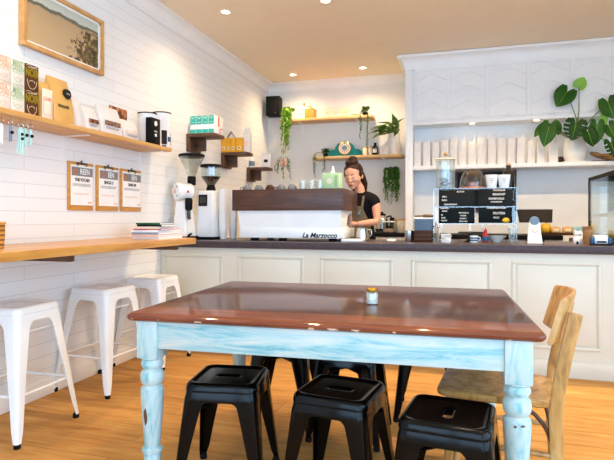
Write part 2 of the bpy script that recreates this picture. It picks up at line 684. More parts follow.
def cornice(name, p0, p1, inward, h=0.105, d=0.105, z=CZ):
    """Cove cornice from p0 to p1, profile growing along `inward`."""
    prof = [(0, -h), (0.012, -h), (0.016, -h + 0.012)]
    for i in range(9):
        a = R(90 * i / 8)
        prof.append((0.02 + (d - 0.032) * (1 - math.cos(a)), -h + 0.014 + (h - 0.03) * math.sin(a)))
    prof += [(d - 0.008, -0.014), (d, -0.012), (d, 0), (0, 0)]
    inward = Vector(inward)
    ls = []
    for p in (p0, p1):
        ls.append([Vector((p[0], p[1], z)) + inward * a + Vector((0, 0, b)) for a, b in prof])
    return struct(MB().loops(ls).build(name, M['white_matt'], smooth=25))


cornice('trim_1', (0, FY, 0), (0, BY, 0), (1, 0, 0))
cornice('trim_2', (0, BY, 0), (1.94, BY, 0), (0, -1, 0))
struct(MB().bx(0, 0.014, FY, 4.03, 0, 0.1, 0.003).build('baseboard_left', M['white_matt']))

# downlights: recessed ring + glowing lens
dl = thing('downlight', 'round recessed downlight in the ceiling nearest the middle of the left wall', 'ceiling light', (at(225.6, 11.5, Z=CZ).x, at(225.6, 11.5, Z=CZ).y, CZ))
MB().lathe([(0.036, 0), (0.05, -0.001), (0.052, -0.005), (0.046, -0.009), (0.036, -0.006)], cap0=False, cap1=False).build('trim_ring', M['white_matt'], dl)
MB().lathe([(0.0, -0.003), (0.036, -0.003), (0.036, -0.0035), (0.0, -0.0045)]).build('lens', M['lamp'], dl)
LIGHTS = [(at(225.6, 11.5, Z=CZ), None),
          (at(325.5, 0.5, Z=CZ), 'round recessed downlight at the top edge of the view'),
          (at(293, 74.5, Z=CZ), 'round recessed ceiling downlight just in front of the black loudspeaker'),
          (at(363, 67.5, Z=CZ), 'round recessed ceiling downlight above the mill on the upper back shelf')]
for p, lab in LIGHTS[1:]:
    dup(dl, (p.x, p.y, CZ), label=lab)

#@@COUNTER
# ------------------------------------------------------------------ the service counter
CT = 0.925                       # worktop height
sc = thing('service_counter', 'long white panelled counter front under the dark stone worktop', 'counter', (0, 0, 0))
m = MB()
m.bx(0.004, 4.6, 4.04, 4.1, 0.0, 0.868)
m.build('carcass', M['counter_paint'], sc)
MB().bx(0.004, 4.6, 4.022, 4.04, 0.0, 0.115, 0.004).build('plinth', M['counter_paint'], sc)
for k in range(6):
    x0 = 0.03 + 0.712 * k
    x1 = x0 + 0.575
    m = MB()
    z0, z1 = 0.195, 0.812
    for a, b, c, d in ((x0, x1, z0, z0 + 0.022), (x0, x1, z1 - 0.022, z1), (x0, x0 + 0.022, z0 + 0.022, z1 - 0.022), (x1 - 0.022, x1, z0 + 0.022, z1 - 0.022)):
        m.bx(a, b, 4.028, 4.042, c, d, 0.006)
    m.bx(x0 + 0.035, x1 - 0.035, 4.033, 4.042, z0 + 0.035, z1 - 0.035, 0.006)
    m.build('panel', M['counter_paint'], sc)
wt = MB().bx(0.004, 4.62, 4.0, 4.78, CT - 0.055, CT, 0.004).build('worktop', M['worktop'])
tag(wt, 'dark stone worktop on the white panelled counter', 'worktop')

# back bench along the rear wall
bb = thing('back_bench', 'dark back bench behind the counter along the rear wall', 'bench', (0, 0, 0))
MB().bx(0.45, 1.925, 6.12, 6.715, 0.0, 0.90).build('cupboard', M['white_joinery'], bb)
MB().bx(0.45, 1.925, 6.10, 6.715, 0.90, 0.945, 0.003).build('benchtop', M['black_matt'], bb)
bb2 = thing('back_bench', 'dark back bench under the white shelf of bags', 'bench', (0, 0, 0))
MB().bx(2.02, 3.5, 5.74, 6.295, 0.0, 0.90).build('cupboard', M['white_joinery'], bb2)
MB().bx(2.02, 3.5, 5.70, 6.295, 0.90, 0.945, 0.003).build('benchtop', M['black_matt'], bb2)

# ------------------------------------------------------------------ tall white unit with chevron doors and a niche
un = thing('shelving_unit', 'white built-in wall unit with chevron doors over an open niche', 'cabinet', (0, 0, 0))
UY = 5.95
MB().bx(1.93, 2.01, UY, 6.715, 0, 2.79, 0.002).build('side_panel', M['white_joinery'], un)
MB().bx(2.01, 4.98, 6.30, 6.715, 0, 2.185).build('back_panel', M['white_joinery'], un)
MB().bx(2.01, 4.98, UY + 0.025, 6.715, 2.17, 2.79).build('carcass', M['white_joinery'], un)
MB().bx(2.01, 4.98, UY - 0.01, 6.30, 1.655, 1.698, 0.002).build('shelf', M['white_joinery'], un)
MB().bx(2.01, 4.98, UY - 0.002, UY + 0.025, 2.155, 2.195, 0.002).build('rail', M['white_joinery'], un)
DX = [2.03, 2.395, 2.80, 3.215, 3.63, 4.045, 4.46, 4.875]
for x0, x1 in zip(DX, DX[1:]):
    a, b, z0, z1 = x0, x1, 2.1955, 2.775
    m = MB()
    m.bx(a, b, UY + 0.004, UY + 0.024, z0, z1)
    w = 0.022
    for p, q, r, s in ((a, b, z0, z0 + 0.012), (a, b, z1 - w, z1), (a, a + w, z0 + 0.012, z1 - w), (b - w, b, z0 + 0.012, z1 - w)):
        m.bx(p, q, UY - 0.009, UY + 0.006, r, s, 0.0015)
    ia, ib, mid = a + w + 0.003, b - w - 0.003, (a + b) / 2
    rise, step = 0.085, 0.158
    lo, hi = z0 + 0.014, z1 - w - 0.004
    for k in range(-1, 5):                       # chevron boards, each proud of the groove below it
        base = lo + k * step - 0.05

        def zc(z):
            return min(max(z, lo), hi)
        prof = [(ia, base), (mid, base + rise), (ib, base), (ib, base + step - 0.006), (mid, base + step + rise - 0.006), (ia, base + step - 0.006)]
        if prof[4][1] < lo or prof[0][1] > hi:
            continue
        # clip to the frame by sampling the outline as columns
        n = 12
        top, bot = [], []
        for i in range(n + 1):
            x = ia + (ib - ia) * i / n
            dz = rise * (1 - abs(x - mid) / (mid - ia))
            zb, zt = zc(base + dz), zc(base + dz + step - 0.006)
            bot.append(Vector((x, 0, zb)))
            top.append(Vector((x, 0, zt)))
        if max((t - b_).z for t, b_ in zip(top, bot)) < 0.01:
            continue
        for i in range(n):
            if (top[i] - bot[i]).z < 0.001 and (top[i + 1] - bot[i + 1]).z < 0.001:
                continue
            f0, f1 = UY - 0.009, UY + 0.002
            q = [bot[i] + Vector((0, f0, 0)), bot[i + 1] + Vector((0, f0, 0)), top[i + 1] + Vector((0, f1, 0)), top[i] + Vector((0, f1, 0))]
            m.loops([q, [Vector((p.x, UY + 0.006, p.z)) for p in q]])
    m.build('door', M['white_joinery'], un, smooth=20)
ls = []
prof = [(0, 2.775), (0.010, 2.775), (0.012, 2.80)]
for i in range(9):
    a = R(90 * i / 8)
    prof.append((0.014 + 0.062 * (1 - math.cos(a)), 2.81 + 0.085 * math.sin(a)))
prof += [(0.085, 2.9), (0.085, 2.925), (-0.05, 2.925), (-0.05, 2.775)]
MBc = MB()
MBc.loops([[Vector((1.93 - max(d, 0), UY - d, z)) for d, z in prof], [Vector((4.98, UY - d, z)) for d, z in prof]])
MBc.loops([[Vector((1.93 - d, UY - max(d, 0), z)) for d, z in prof], [Vector((1.93 - d, 6.71, z)) for d, z in prof]])
MBc.build('cornice', M['white_joinery'], un, smooth=25)
for u in (472, 536.5):
    p = at(u, 0, Y=6.06)
    d = thing('cabinet_light', 'small warm round light under the chevron doors ' + ('above the row of white bags' if u < 500 else 'left of the big leafy plant'), 'light', (p.x, 6.06, 2.17), 0, 'lights under the chevron doors')
    MB().lathe([(0.03, 0), (0.04, -0.001), (0.04, -0.006), (0.03, -0.007)], cap0=False, cap1=False).build('trim_ring', M['white_matt'], d)
    MB().lathe([(0.0, -0.002), (0.03, -0.002), (0.03, -0.005), (0.0, -0.006)]).build('lens', M['lamp'], d)
    LIGHTS.append((Vector((p.x, 6.06, 2.17)), 'cab'))

# white paper bags along the niche shelf
bag_spans = [(413.9, 421.6), (422.6, 431), (432, 440), (441, 449), (449.6, 457.6), (458.4, 466), (467.3, 476), (476.8, 486), (487, 496),
             (497, 506), (507, 515), (516, 525), (526.5, 534.6), (535.7, 544.7), (547.5, 558)]
bag_top = [138, 138, 138.5, 135.5, 134, 137, 138, 133, 134, 133, 134, 133, 137, 138, 139]
bag_say = ['first from the left end, against the unit side', 'second from the left end', 'third from the left end', 'behind the glass jar lid', 'just right of the glass jar lid',
           'above the left edge of the cake dome', 'above the top of the cake dome', 'tallest in the middle of the row', 'just right of the tallest', 'above the two paper cups',
           'above the dark corked bottle', 'fourth from the right end', 'third from the right end', 'second from the right end', 'last at the right, behind the drooping leaf']
for i, ((u0, u1), vt) in enumerate(zip(bag_spans, bag_top)):
    rnd = random.Random(i * 3 + 1)
    y = 6.07
    x0, x1 = ux(u0, y), ux(u1, y)
    w, dep = (x1 - x0) * 0.93, 0.07 + 0.02 * rnd.random()
    z0 = 1.6985
    zt = at(u0, vt, Y=y).z - z0
    body = zt * 0.69
    b = thing('paper_bag', 'white coffee bag on the niche shelf, ' + bag_say[i], 'bag', ((x0 + x1) / 2, y, z0), R(rnd.uniform(-4, 4)), 'white coffee bags on the niche shelf')
    ls = []
    for t, sc_, dp in ((0, 0.97, 1.0), (0.03, 1.0, 1.05), (0.5, 1.0, 1.0 + 0.1 * rnd.random()), (0.95, 0.98, 0.9), (1.0, 0.96, 0.8)):
        ls.append([p + Vector((0, 0, t * body)) for p in rrect(w * sc_, dep * dp, 0.012, 3)])
    lean = rnd.uniform(-0.012, 0.012)
    ls.append([Vector((p.x * 0.98 + lean * 0.5, p.y * 0.45 - 0.004, p.z)) for p in rrect(w, dep, 0.012, 3, body + (zt - body) * 0.45)])
    MB().loops(ls).build('body', M['bag_paper'], b)
    # pinched gusset flaps at the top, like two ears
    m = MB()
    zz = body + (zt - body) * 0.42
    hL, hR = rnd.uniform(0.1, 1.0), rnd.uniform(0.35, 1.25)
    H = (zt - body)
    th = 0.006
    m.poly([(-w / 2, -th, zz - 0.02), (w * 0.02, -th, zz - 0.005), (-w * 0.12, -th, zz + H * 0.2), (-w * 0.36, -th - 0.008, zz + H * 0.75 * hL)], (0, 0.012, 0))
    m.poly([(w / 2, -th, zz - 0.02), (w * 0.02, -th, zz - 0.005), (w * 0.1, -th, zz + H * 0.25), (w * 0.34, -th + 0.006, zz + H * 0.8 * hR)], (0, 0.014, 0))
    m.build('folded_top', M['bag_paper'], b, smooth=0)

# ------------------------------------------------------------------ breakfast bar on the left wall
bf = thing('breakfast_bar', 'long oak bar shelf fixed to the white wall above the white stools', 'bar', (0, 0, 0))
BT = 0.968
MB().bx(0.003, 0.575, -0.6, 3.62, BT - 0.045, BT, 0.004).build('benchtop', M['bench_oak'], bf)
MB().bx(0.003, 0.06, -0.6, 3.62, BT - 0.105, BT - 0.045, 0.003).build('wall_batten', M['white_matt'], bf)
for y in (0.9, 2.35, 3.45):
    MB().bx(0.06, 0.50, y, y + 0.04, BT - 0.085, BT - 0.045, 0.003).build('support', M['dark_wood'], bf)

#@@STOOLS
# ------------------------------------------------------------------ pressed steel stools
def stool(name, label, H, mat, seat=0.30, foot=0.37, slot=(0.088, 0.028), high=False, group=None):
    t = thing(name, label, 'stool', (0, 0, 0), 0, group)
    K = 6
    hs = seat / 2
    ls = []
    sl = rrect(slot[0], slot[1], min(slot) / 2, K)
    def lp(z, w=None, h=None, r=0.035):
        return rrect(w, h or w, r, K, z)
    ls.append([p + Vector((0, 0, H - 0.028)) for p in sl])
    ls.append([p * 1.03 + Vector((0, 0, H - 0.0105)) for p in sl])
    ls.append([Vector((p.x * 1.25, p.y * 1.4, H - 0.0075)) for p in sl])
    ls.append([Vector((p.x * 1.4, p.y * 1.75, H - 0.0075)) for p in sl])
    ls.append(lp(H - 0.0075, seat - 0.09, None, 0.026))
    ls.append(lp(H - 0.0075, seat - 0.075, None, 0.028))
    ls.append(lp(H - 0.0065, seat - 0.058, None, 0.03))
    ls.append(lp(H - 0.001, seat - 0.044, None, 0.034))
    ls.append(lp(H, seat - 0.034, None, 0.036))
    ls.append(lp(H - 0.001, seat - 0.022, None, 0.038))
    ls.append(lp(H - 0.007, seat - 0.008, None, 0.04))
    ls.append(lp(H - 0.016, seat, None, 0.042))
    ls.append(lp(H - 0.034, seat + 0.003, None, 0.042))
    ls.append(lp(H - 0.036, seat - 0.004, None, 0.042))
    ls.append(lp(H - 0.03, seat - 0.02, None, 0.038))
    MB().loops(ls, False, False).build('seat', mat, t, smooth=40)
    fm = MB()
    fm.loops([lp(H - 0.03, seat - 0.008), lp(H - 0.062, seat + 0.006), lp(H - 0.074, seat + 0.008), lp(H - 0.074, seat + 0.002), lp(H - 0.03, seat - 0.014)], False, False)
    fm.build('frame', mat, t, smooth=40)
    for sx_, sy_ in ((1, 1), (-1, 1), (-1, -1), (1, -1)):
        lm = MB()
        ls = []
        z_hi, z_lo = H - 0.06, 0.022
        n = 18
        for i in range(n + 1):
            f = (i / n) ** 1.7
            z = z_hi + (z_lo - z_hi) * f
            half = (hs + 0.002) + (foot / 2 - hs) * f
            fl = 0.088 + (0.032 - 0.088) * f ** 0.85
            if f < 0.09:
                fl += 0.045 * (1 - f / 0.09) ** 2.2
            if i == n:
                fl = 0.026
            rad = 0.030 - 0.016 * f
            out, inn = [], []
            for th, acc in ((0.0, out), (0.005, inn)):
                e = half - th
                rr = max(rad - th, 0.003)
                acc.append(Vector((e - 0 * fl, half - fl, z)))
                for k in range(5):
                    a = R(90 * k / 4)
                    acc.append(Vector((e - rr + rr * math.cos(a), e - rr + rr * math.sin(a), z)))
                acc.append(Vector((half - fl, e, z)))
            # outer corner path then back along the inside
            ring = [Vector((p.x * sx_, p.y * sy_, p.z)) for p in out + inn[::-1]]
            ls.append(ring)
        lm.loops(ls)
        leg = lm.build('leg', mat, t, smooth=40)
        f2 = foot / 2 - 0.013
        MB().lathe([(0.015, 0), (0.017, 0.004), (0.017, 0.02), (0.012, 0.026)], (f2 * sx_, f2 * sy_, 0), 12).build('foot', M['rubber'], leg)
    if high:
        zb = 0.235
        f = ((H - 0.06 - zb) / (H - 0.082)) ** 1
        e = hs + (foot / 2 - hs) * f - 0.012
        for a, b in (((-e, -e), (e, -e)), ((e, -e), (e, e)), ((e, e), (-e, e)), ((-e, e), (-e, -e))):
            MB().tube([(a[0], a[1], zb), (b[0], b[1], zb)], 0.008, 8).build('footrest', mat, t)
        for a, b in (((-0.14, -0.14), (-0.14, 0.14)), ((0.14, -0.14), (0.14, 0.14))):
            MB().tube([(a[0], a[1], H - 0.13), (b[0], b[1], H - 0.13)], 0.004, 6).build('brace', mat, t)
    else:
        for a, b in (((-0.142, -0.142), (0.142, 0.142)), ((-0.142, 0.142), (0.142, -0.142))):
            MB().tube([(a[0], a[1], H - 0.12), (0, 0, H - 0.105 if a[1] < 0 else H - 0.118), (b[0], b[1], H - 0.12)], 0.006, 8).build('brace', mat, t)
    return t


ws = stool('bar_stool', 'tall white steel stool at the oak bar, nearest the camera', 0.665, M['white_gloss'], 0.31, 0.44, high=True, group='tall white stools at the oak bar')
ws.location = (0.245, 2.25, 0)
ws.rotation_euler = (0, 0, R(1))
dup(ws, (0.225, 2.99, 0), R(-3), 'tall white steel stool in the middle of the row along the oak bar')
dup(ws, (0.205, 3.60, 0), R(2), 'tall white steel stool at the far end of the oak bar, nearest the white counter')

bs = stool('low_stool', 'low black steel stool left of its row on the near side of the table', 0.45, M['black_gloss'], 0.30, 0.37, group='low black stools around the table')
bs.location = (1.567, 2.068, 0)
bs.rotation_euler = (0, 0, R(9))
dup(bs, (2.063, 2.036, 0), R(-8), 'low black steel stool in the middle on the near side of the table')
dup(bs, (2.482, 1.892, 0), R(83), 'low black steel stool nearest the camera, beside the right front table leg')
dup(bs, (1.575, 2.79, 0), R(4), 'low black steel stool on the far side of the table, opposite the left near stool')
dup(bs, (1.968, 2.69, 0), R(-2), 'low black steel stool in the middle on the far side of the table')
dup(bs, (2.35, 3.08, 0), R(1), 'low black steel stool on the far side of the table nearest the wooden chair')

# ------------------------------------------------------------------ the big table
TB = thing('dining_table', 'large farmhouse table with red-brown top and flaking blue painted legs', 'table', (1.996, 2.366, 0), R(2.4))
TL, TW, TH = 1.552, 1.10, 0.745
prof = [(-0.030, -0.032), (-0.022, -0.0335), (-0.010, -0.031), (-0.002, -0.024), (0, -0.017), (-0.003, -0.009), (-0.010, -0.004), (-0.016, -0.0005), (-0.022, 0.0)]
ls = []
for d, z in prof:
    ls.append([p + Vector((0, 0, z)) for p in rrect(TL + 2 * d, TW + 2 * d, 0.032 + d, 6)])
tt = MB().loops(ls).build('tabletop', M['tabletop'], TB, loc=(0, 0, TH), smooth=30)
LX, LY, BW = TL / 2 - 0.086, TW / 2 - 0.068, 0.090
AZ0, AZ1 = TH - 0.142, TH - 0.033
for (a, b, c, d) in ((-LX + BW / 2, LX - BW / 2, -LY - 0.036, -LY - 0.012), (-LX + BW / 2, LX - BW / 2, LY + 0.012, LY + 0.036)):
    MB().bx(a, b, c, d, AZ0, AZ1, 0.002).build('apron', M['paint_apron'], TB)
for (a, b, c, d) in ((-LX - 0.036, -LX - 0.012, -LY + BW / 2, LY - BW / 2), (LX + 0.012, LX + 0.036, -LY + BW / 2, LY - BW / 2)):
    MB().bx(a, b, c, d, AZ0, AZ1, 0.002).build('apron', M['paint_apron'], TB)
turn = [(0.0, 0.0), (0.019, 0.0), (0.022, 0.012), (0.030, 0.10), (0.034, 0.165), (0.028, 0.176), (0.040, 0.182), (0.041, 0.194), (0.030, 0.203), (0.0315, 0.212),
        (0.038, 0.29), (0.0445, 0.38), (0.0465, 0.425), (0.045, 0.438), (0.036, 0.446), (0.034, 0.450), (0.040, 0.456), (0.0455, 0.468), (0.0475, 0.484), (0.0455, 0.499),
        (0.040, 0.509), (0.034, 0.514), (0.034, 0.519), (0.040, 0.522), (0.0445, 0.530), (0.0445, 0.540), (0.041, 0.548), (0.040, 0.553), (0.046, 0.558), (0.046, 0.564), (0.03, 0.566)]
for sx_, sy_ in ((-1, -1), (1, -1), (1, 1), (-1, 1)):
    m = MB()
    m.lathe(turn, seg=28)
    m.box((0, 0, (0.562 + AZ1) / 2), (BW, BW, AZ1 - 0.562), None, 0.005)
    lg = m.build('leg', M['paint_leg'], TB, loc=(LX * sx_, LY * sy_, 0), smooth=32)
    if sy_ < 0:
        ch = MB()
        if sx_ < 0:
            spots = [(-100, 0.33, 0.010, 0.040), (-88, 0.372, 0.004, 0.016)]
        else:
            spots = [(-75, 0.428, 0.009, 0.004), (-105, 0.425, 0.006, 0.005)]
        for ang, zz, hw, hh in spots:
            rr = 0.0412 if zz < 0.4 else 0.0466
            pts = []
            for i in range(10):
                a = 2 * PI * i / 10
                k = 0.75 + 0.35 * random.random()
                aa = R(ang) + hw * k * math.cos(a) / rr
                z_ = zz + hh * k * math.sin(a)
                rz = rr + (z_ - zz) * (0.085 if zz < 0.4 else 0)
                pts.append(Vector((rz * math.cos(aa), rz * math.sin(aa), z_)))
            ctr = Vector((math.cos(R(ang)), math.sin(R(ang)), 0)) * 0.0006
            ch.loops([[p - ctr * 3 for p in pts], [p + ctr for p in pts]])
        ch.build('bare_wood_chip', M['dark_wood'], lg)

# jar on the table
p = at(372, 304, Z=TH)
j = thing('sugar_jar', 'small glass jar of white sugar with a gold lid on the table', 'jar', (p.x, p.y, TH))
MB().lathe([(0.024, 0.0), (0.027, 0.003), (0.0275, 0.045), (0.025, 0.054), (0.021, 0.058), (0.0195, 0.058), (0.0235, 0.052), (0.0258, 0.045), (0.0255, 0.004), (0.0, 0.003)], seg=20, cap0=True).build('jar_body', M['glass'], j)
MB().lathe([(0.0, 0.0035), (0.0245, 0.0035), (0.025, 0.044), (0.023, 0.047), (0.0, 0.048)], seg=18).build('contents', M['sugar'], j)
MB().lathe([(0.021, 0.056), (0.0245, 0.056), (0.025, 0.058), (0.025, 0.068), (0.023, 0.0705), (0.0, 0.071)], seg=24).build('lid', M['gold_lid'], j)

# ------------------------------------------------------------------ wooden chair at the right end
ch = thing('dining_chair', 'worn honey-coloured wooden chair at the right end of the table', 'chair', (2.682, 2.27, 0), R(-6))
# local frame: the chair faces -X, its back stands at +X
SZ = 0.45
ls = []
for z, g in ((SZ - 0.028, -0.012), (SZ - 0.02, 0), (SZ - 0.006, 0.002), (SZ, -0.006)):
    ring = []
    for p in rrect(0.43 + 2 * g, 0.40 + 2 * g, 0.06, 6):
        k = 1 - 0.10 * (p.x / 0.215 + 1) / 2         # narrower towards the back
        ring.append(Vector((p.x - 0.02, p.y * k, z)))
    ls.append(ring)
ls.append([Vector((p.x * 0.7 - 0.02, p.y * 0.7, SZ - 0.006)) for p in rrect(0.43, 0.38, 0.06, 6)])
MB().loops(ls).build('seat', M['chair_wood'], ch, smooth=40)


def plank(pts, w, t, mb):
    """Rectangular rail along pts; w is its Y-ish width, t its thickness."""
    L = []
    pts = [Vector(p) for p in pts]
    for i, p in enumerate(pts):
        d = (pts[min(i + 1, len(pts) - 1)] - pts[max(i - 1, 0)]).normalized()
        side = Vector((0, 1, 0))
        nn = d.cross(side).normalized()
        L.append([p + side * a * (w[i] if isinstance(w, list) else w) / 2 + nn * b * t / 2 for a, b in ((1, 0.7), (0.8, 1), (-0.8, 1), (-1, 0.7), (-1, -0.7), (-0.8, -1), (0.8, -1), (1, -0.7))])
    mb.loops(L)


for sy_ in (-1, 1):
    m = MB()
    yb = 0.165 * sy_
    plank([(0.215, yb, 0.0), (0.195, yb, 0.2), (0.19, yb, 0.40), (0.20, yb, 0.50), (0.222, yb, 0.62), (0.244, yb, 0.72), (0.256, yb, 0.775)],
          0.03, 0.045, m)
    m.build('back_post', M['chair_wood'], ch, smooth=30)
    m = MB()
    m.tube([(-0.20, 0.155 * sy_, 0.0), (-0.19, 0.155 * sy_, 0.2), (-0.175, 0.15 * sy_, SZ - 0.02)], [0.014, 0.017, 0.02], 12)
    m.build('leg', M['chair_wood'], ch)
    m = MB()
    m.tube([(-0.19, 0.155 * sy_, 0.25), (0.19, 0.163 * sy_, 0.25)], 0.011, 10)
    m.build('stretcher', M['chair_wood'], ch)
    m = MB()
    arc = [(0.188, yb * 0.93, 0.22)] + [(0.188 - 0.13 * (1 - math.cos(R(a))), yb * 0.93, 0.22 + 0.195 * math.sin(R(a))) for a in range(15, 91, 15)]
    m.tube(arc, 0.008, 8)
    m.build('bent_brace', M['dark_wood'], ch)
MB().tube([(-0.19, -0.155, 0.20), (-0.19, 0.155, 0.20)], 0.011, 10).build('stretcher', M['chair_wood'], ch)
m = MB()
ls = []
for i in range(13):
    a = -1 + 2 * i / 12
    y = 0.205 * a
    x = 0.262 - 0.045 * a * a
    h = 0.19 - 0.02 * a * a
    ring = []
    for q, s_, t_ in ((-1, 0, -0.4), (-0.9, 0, -1), (0.86, 0, -1), (1, 0, -0.5), (1, 0, 0.5), (0.9, 0, 1), (-0.9, 0, 1), (-1, 0, 0.4)):
        zz = 0.748 + q * h / 2
        ring.append(Vector((x - 0.026 + (zz - 0.748) * 0.28 + t_ * 0.010, y, zz)))
    ls.append(ring)
m.loops(ls).build('backrest', M['chair_wood'], ch, smooth=35)

#@@LEFTWALL
# ------------------------------------------------------------------ framed beach photograph
def beach_mat():
    t = NT('beach_photograph')
    tc = t.n('ShaderNodeTexCoord')
    sx = t.n('ShaderNodeSeparateXYZ')
    t.l(tc.outputs['Object'], sx.inputs[0])
    nz = t.n('ShaderNodeTexNoise')
    nz.inputs['Scale'].default_value = 9
    nz.inputs['Detail'].default_value = 6
    t.l(tc.outputs['Object'], nz.inputs['Vector'])
    # height above the sand, disturbed for the far headland
    ad = t.n('ShaderNodeMath', operation='MULTIPLY_ADD')
    ad.inputs[1].default_value = 0.05
    t.l(nz.outputs['Fac'], ad.inputs[0])
    t.l(sx.outputs['Z'], ad.inputs[2])
    sky = t.ramp(ad.outputs[0], [(0.0, '#c4a67c'), (0.105, '#b99c76'), (0.11, '#6d6c58'), (0.128, '#5f6252'), (0.132, '#c9cdbf'), (0.2, '#b3bcb0')])
    # dune scrub in the right lower part
    n2 = t.n('ShaderNodeTexNoise')
    n2.inputs['Scale'].default_value = 34
    n2.inputs['Detail'].default_value = 5
    t.l(tc.outputs['Object'], n2.inputs['Vector'])
    scrub = t.ramp(n2.outputs['Fac'], [(0.36, '#2c2515'), (0.5, '#5f4f2c'), (0.66, '#ab9058')])
    # scrub grows where (along - 0.5 * height) passes a ragged line, below the horizon
    y = t.n('ShaderNodeMath', operation='MULTIPLY_ADD')
    y.inputs[1].default_value = -0.55
    t.l(sx.outputs['Z'], y.inputs[0])
    t.l(sx.outputs['Y'], y.inputs[2])
    m2 = t.n('ShaderNodeMath', operation='MULTIPLY_ADD')
    m2.inputs[1].default_value = 0.62
    m2.inputs[2].default_value = -0.17
    t.l(n2.outputs['Fac'], m2.inputs[0])
    d = t.n('ShaderNodeMath', operation='SUBTRACT')
    t.l(y.outputs[0], d.inputs[0])
    t.l(m2.outputs[0], d.inputs[1])
    edge = t.ramp(d.outputs[0], [(0.0, (0, 0, 0, 1)), (0.05, (1, 1, 1, 1))])
    below = t.ramp(ad.outputs[0], [(0.085, (1, 1, 1, 1)), (0.11, (0, 0, 0, 1))])
    mask = t.mix(1.0, edge, below, 'MULTIPLY')
    t.l(t.mix(mask, sky, scrub), t.b.inputs['Base Color'])
    t.b.inputs['Roughness'].default_value = 0.4
    return t.m


y0, y1 = 2.505, 3.237
zb, zt = 2.15, 2.545
pf = thing('framed_photograph', 'oak-framed beach photograph hanging on the white brick wall', 'picture', (0.0, (y0 + y1) / 2, (zb + zt) / 2))
hw, hh = (y1 - y0) / 2, (zt - zb) / 2
m = MB()
fw = 0.026
for a, b, c, d in ((-hw, hw, -hh, -hh + fw), (-hw, hw, hh - fw, hh), (-hw, -hw + fw, -hh + fw, hh - fw), (hw - fw, hw, -hh + fw, hh - fw)):
    m.bx(0.002, 0.042, a, b, c, d, 0.002)
m.build('frame', M['frame_oak'], pf)
m = MB()
for a, b, c, d in ((-hw + fw, hw - fw, -hh + fw, -hh + fw + 0.014), (-hw + fw, hw - fw, hh - fw - 0.014, hh - fw), (-hw + fw, -hw + fw + 0.014, -hh + fw, hh - fw), (hw - fw - 0.014, hw - fw, -hh + fw, hh - fw)):
    m.bx(0.012, 0.026, a, b, c, d)
m.build('mount', M['paper'], pf)
MB().bx(0.006, 0.018, -hw + 0.03, hw - 0.03, -hh + 0.03, hh - 0.03).build('print', beach_mat(), pf, smooth=0)

# ------------------------------------------------------------------ long pine shelf
SHZ, SHT = 1.693, 0.03
sh = thing('wall_shelf', 'long pine shelf of coffee bags and boxes above the clipboards', 'shelf', (0, 0, 0))
MB().bx(0.002, 0.25, 0.9, 3.815, SHZ - SHT, SHZ, 0.003).build('board', M['shelf_oak'], sh)
for y in (1.75, uy(66, 0.02), uy(143, 0.02)):
    m = MB()
    m.bx(0.002, 0.007, y - 0.014, y + 0.014, SHZ - SHT - 0.17, SHZ - SHT - 0.001)
    m.bx(0.007, 0.20, y - 0.014, y + 0.014, SHZ - SHT - 0.006, SHZ - SHT - 0.001)
    m.build('bracket', M['white_matt'], sh)


def carton(name, label, cat, y0, y1, z0, z1, x1, dep, mat, group=None, loc_x=None):
    """Upright box on the left wall: front face looks into the room (+X)."""
    t = thing(name, label, cat, (x1 - dep / 2, (y0 + y1) / 2, z0), 0, group)
    MB().box((0, 0, (z1 - z0) / 2), (dep, y1 - y0, z1 - z0), None, 0.002).build('box', mat, t)
    return t


def strokes(t, mat, x, y0, y1, z, n, h, seed, name='printed_lines'):
    """Rows of small print on a face looking into the room."""
    rnd = random.Random(seed)
    m = MB()
    for i in range(n):
        zz = z - i * h * 1.9
        y = y0
        while y < y1 - 0.004:
            w_ = min(rnd.uniform(0.006, 0.018), y1 - y)
            m.bx(x, x + 0.0008, y, y + w_, zz - h / 2, zz + h / 2)
            y += w_ + 0.004
    return m.build(name, mat, t, smooth=0)


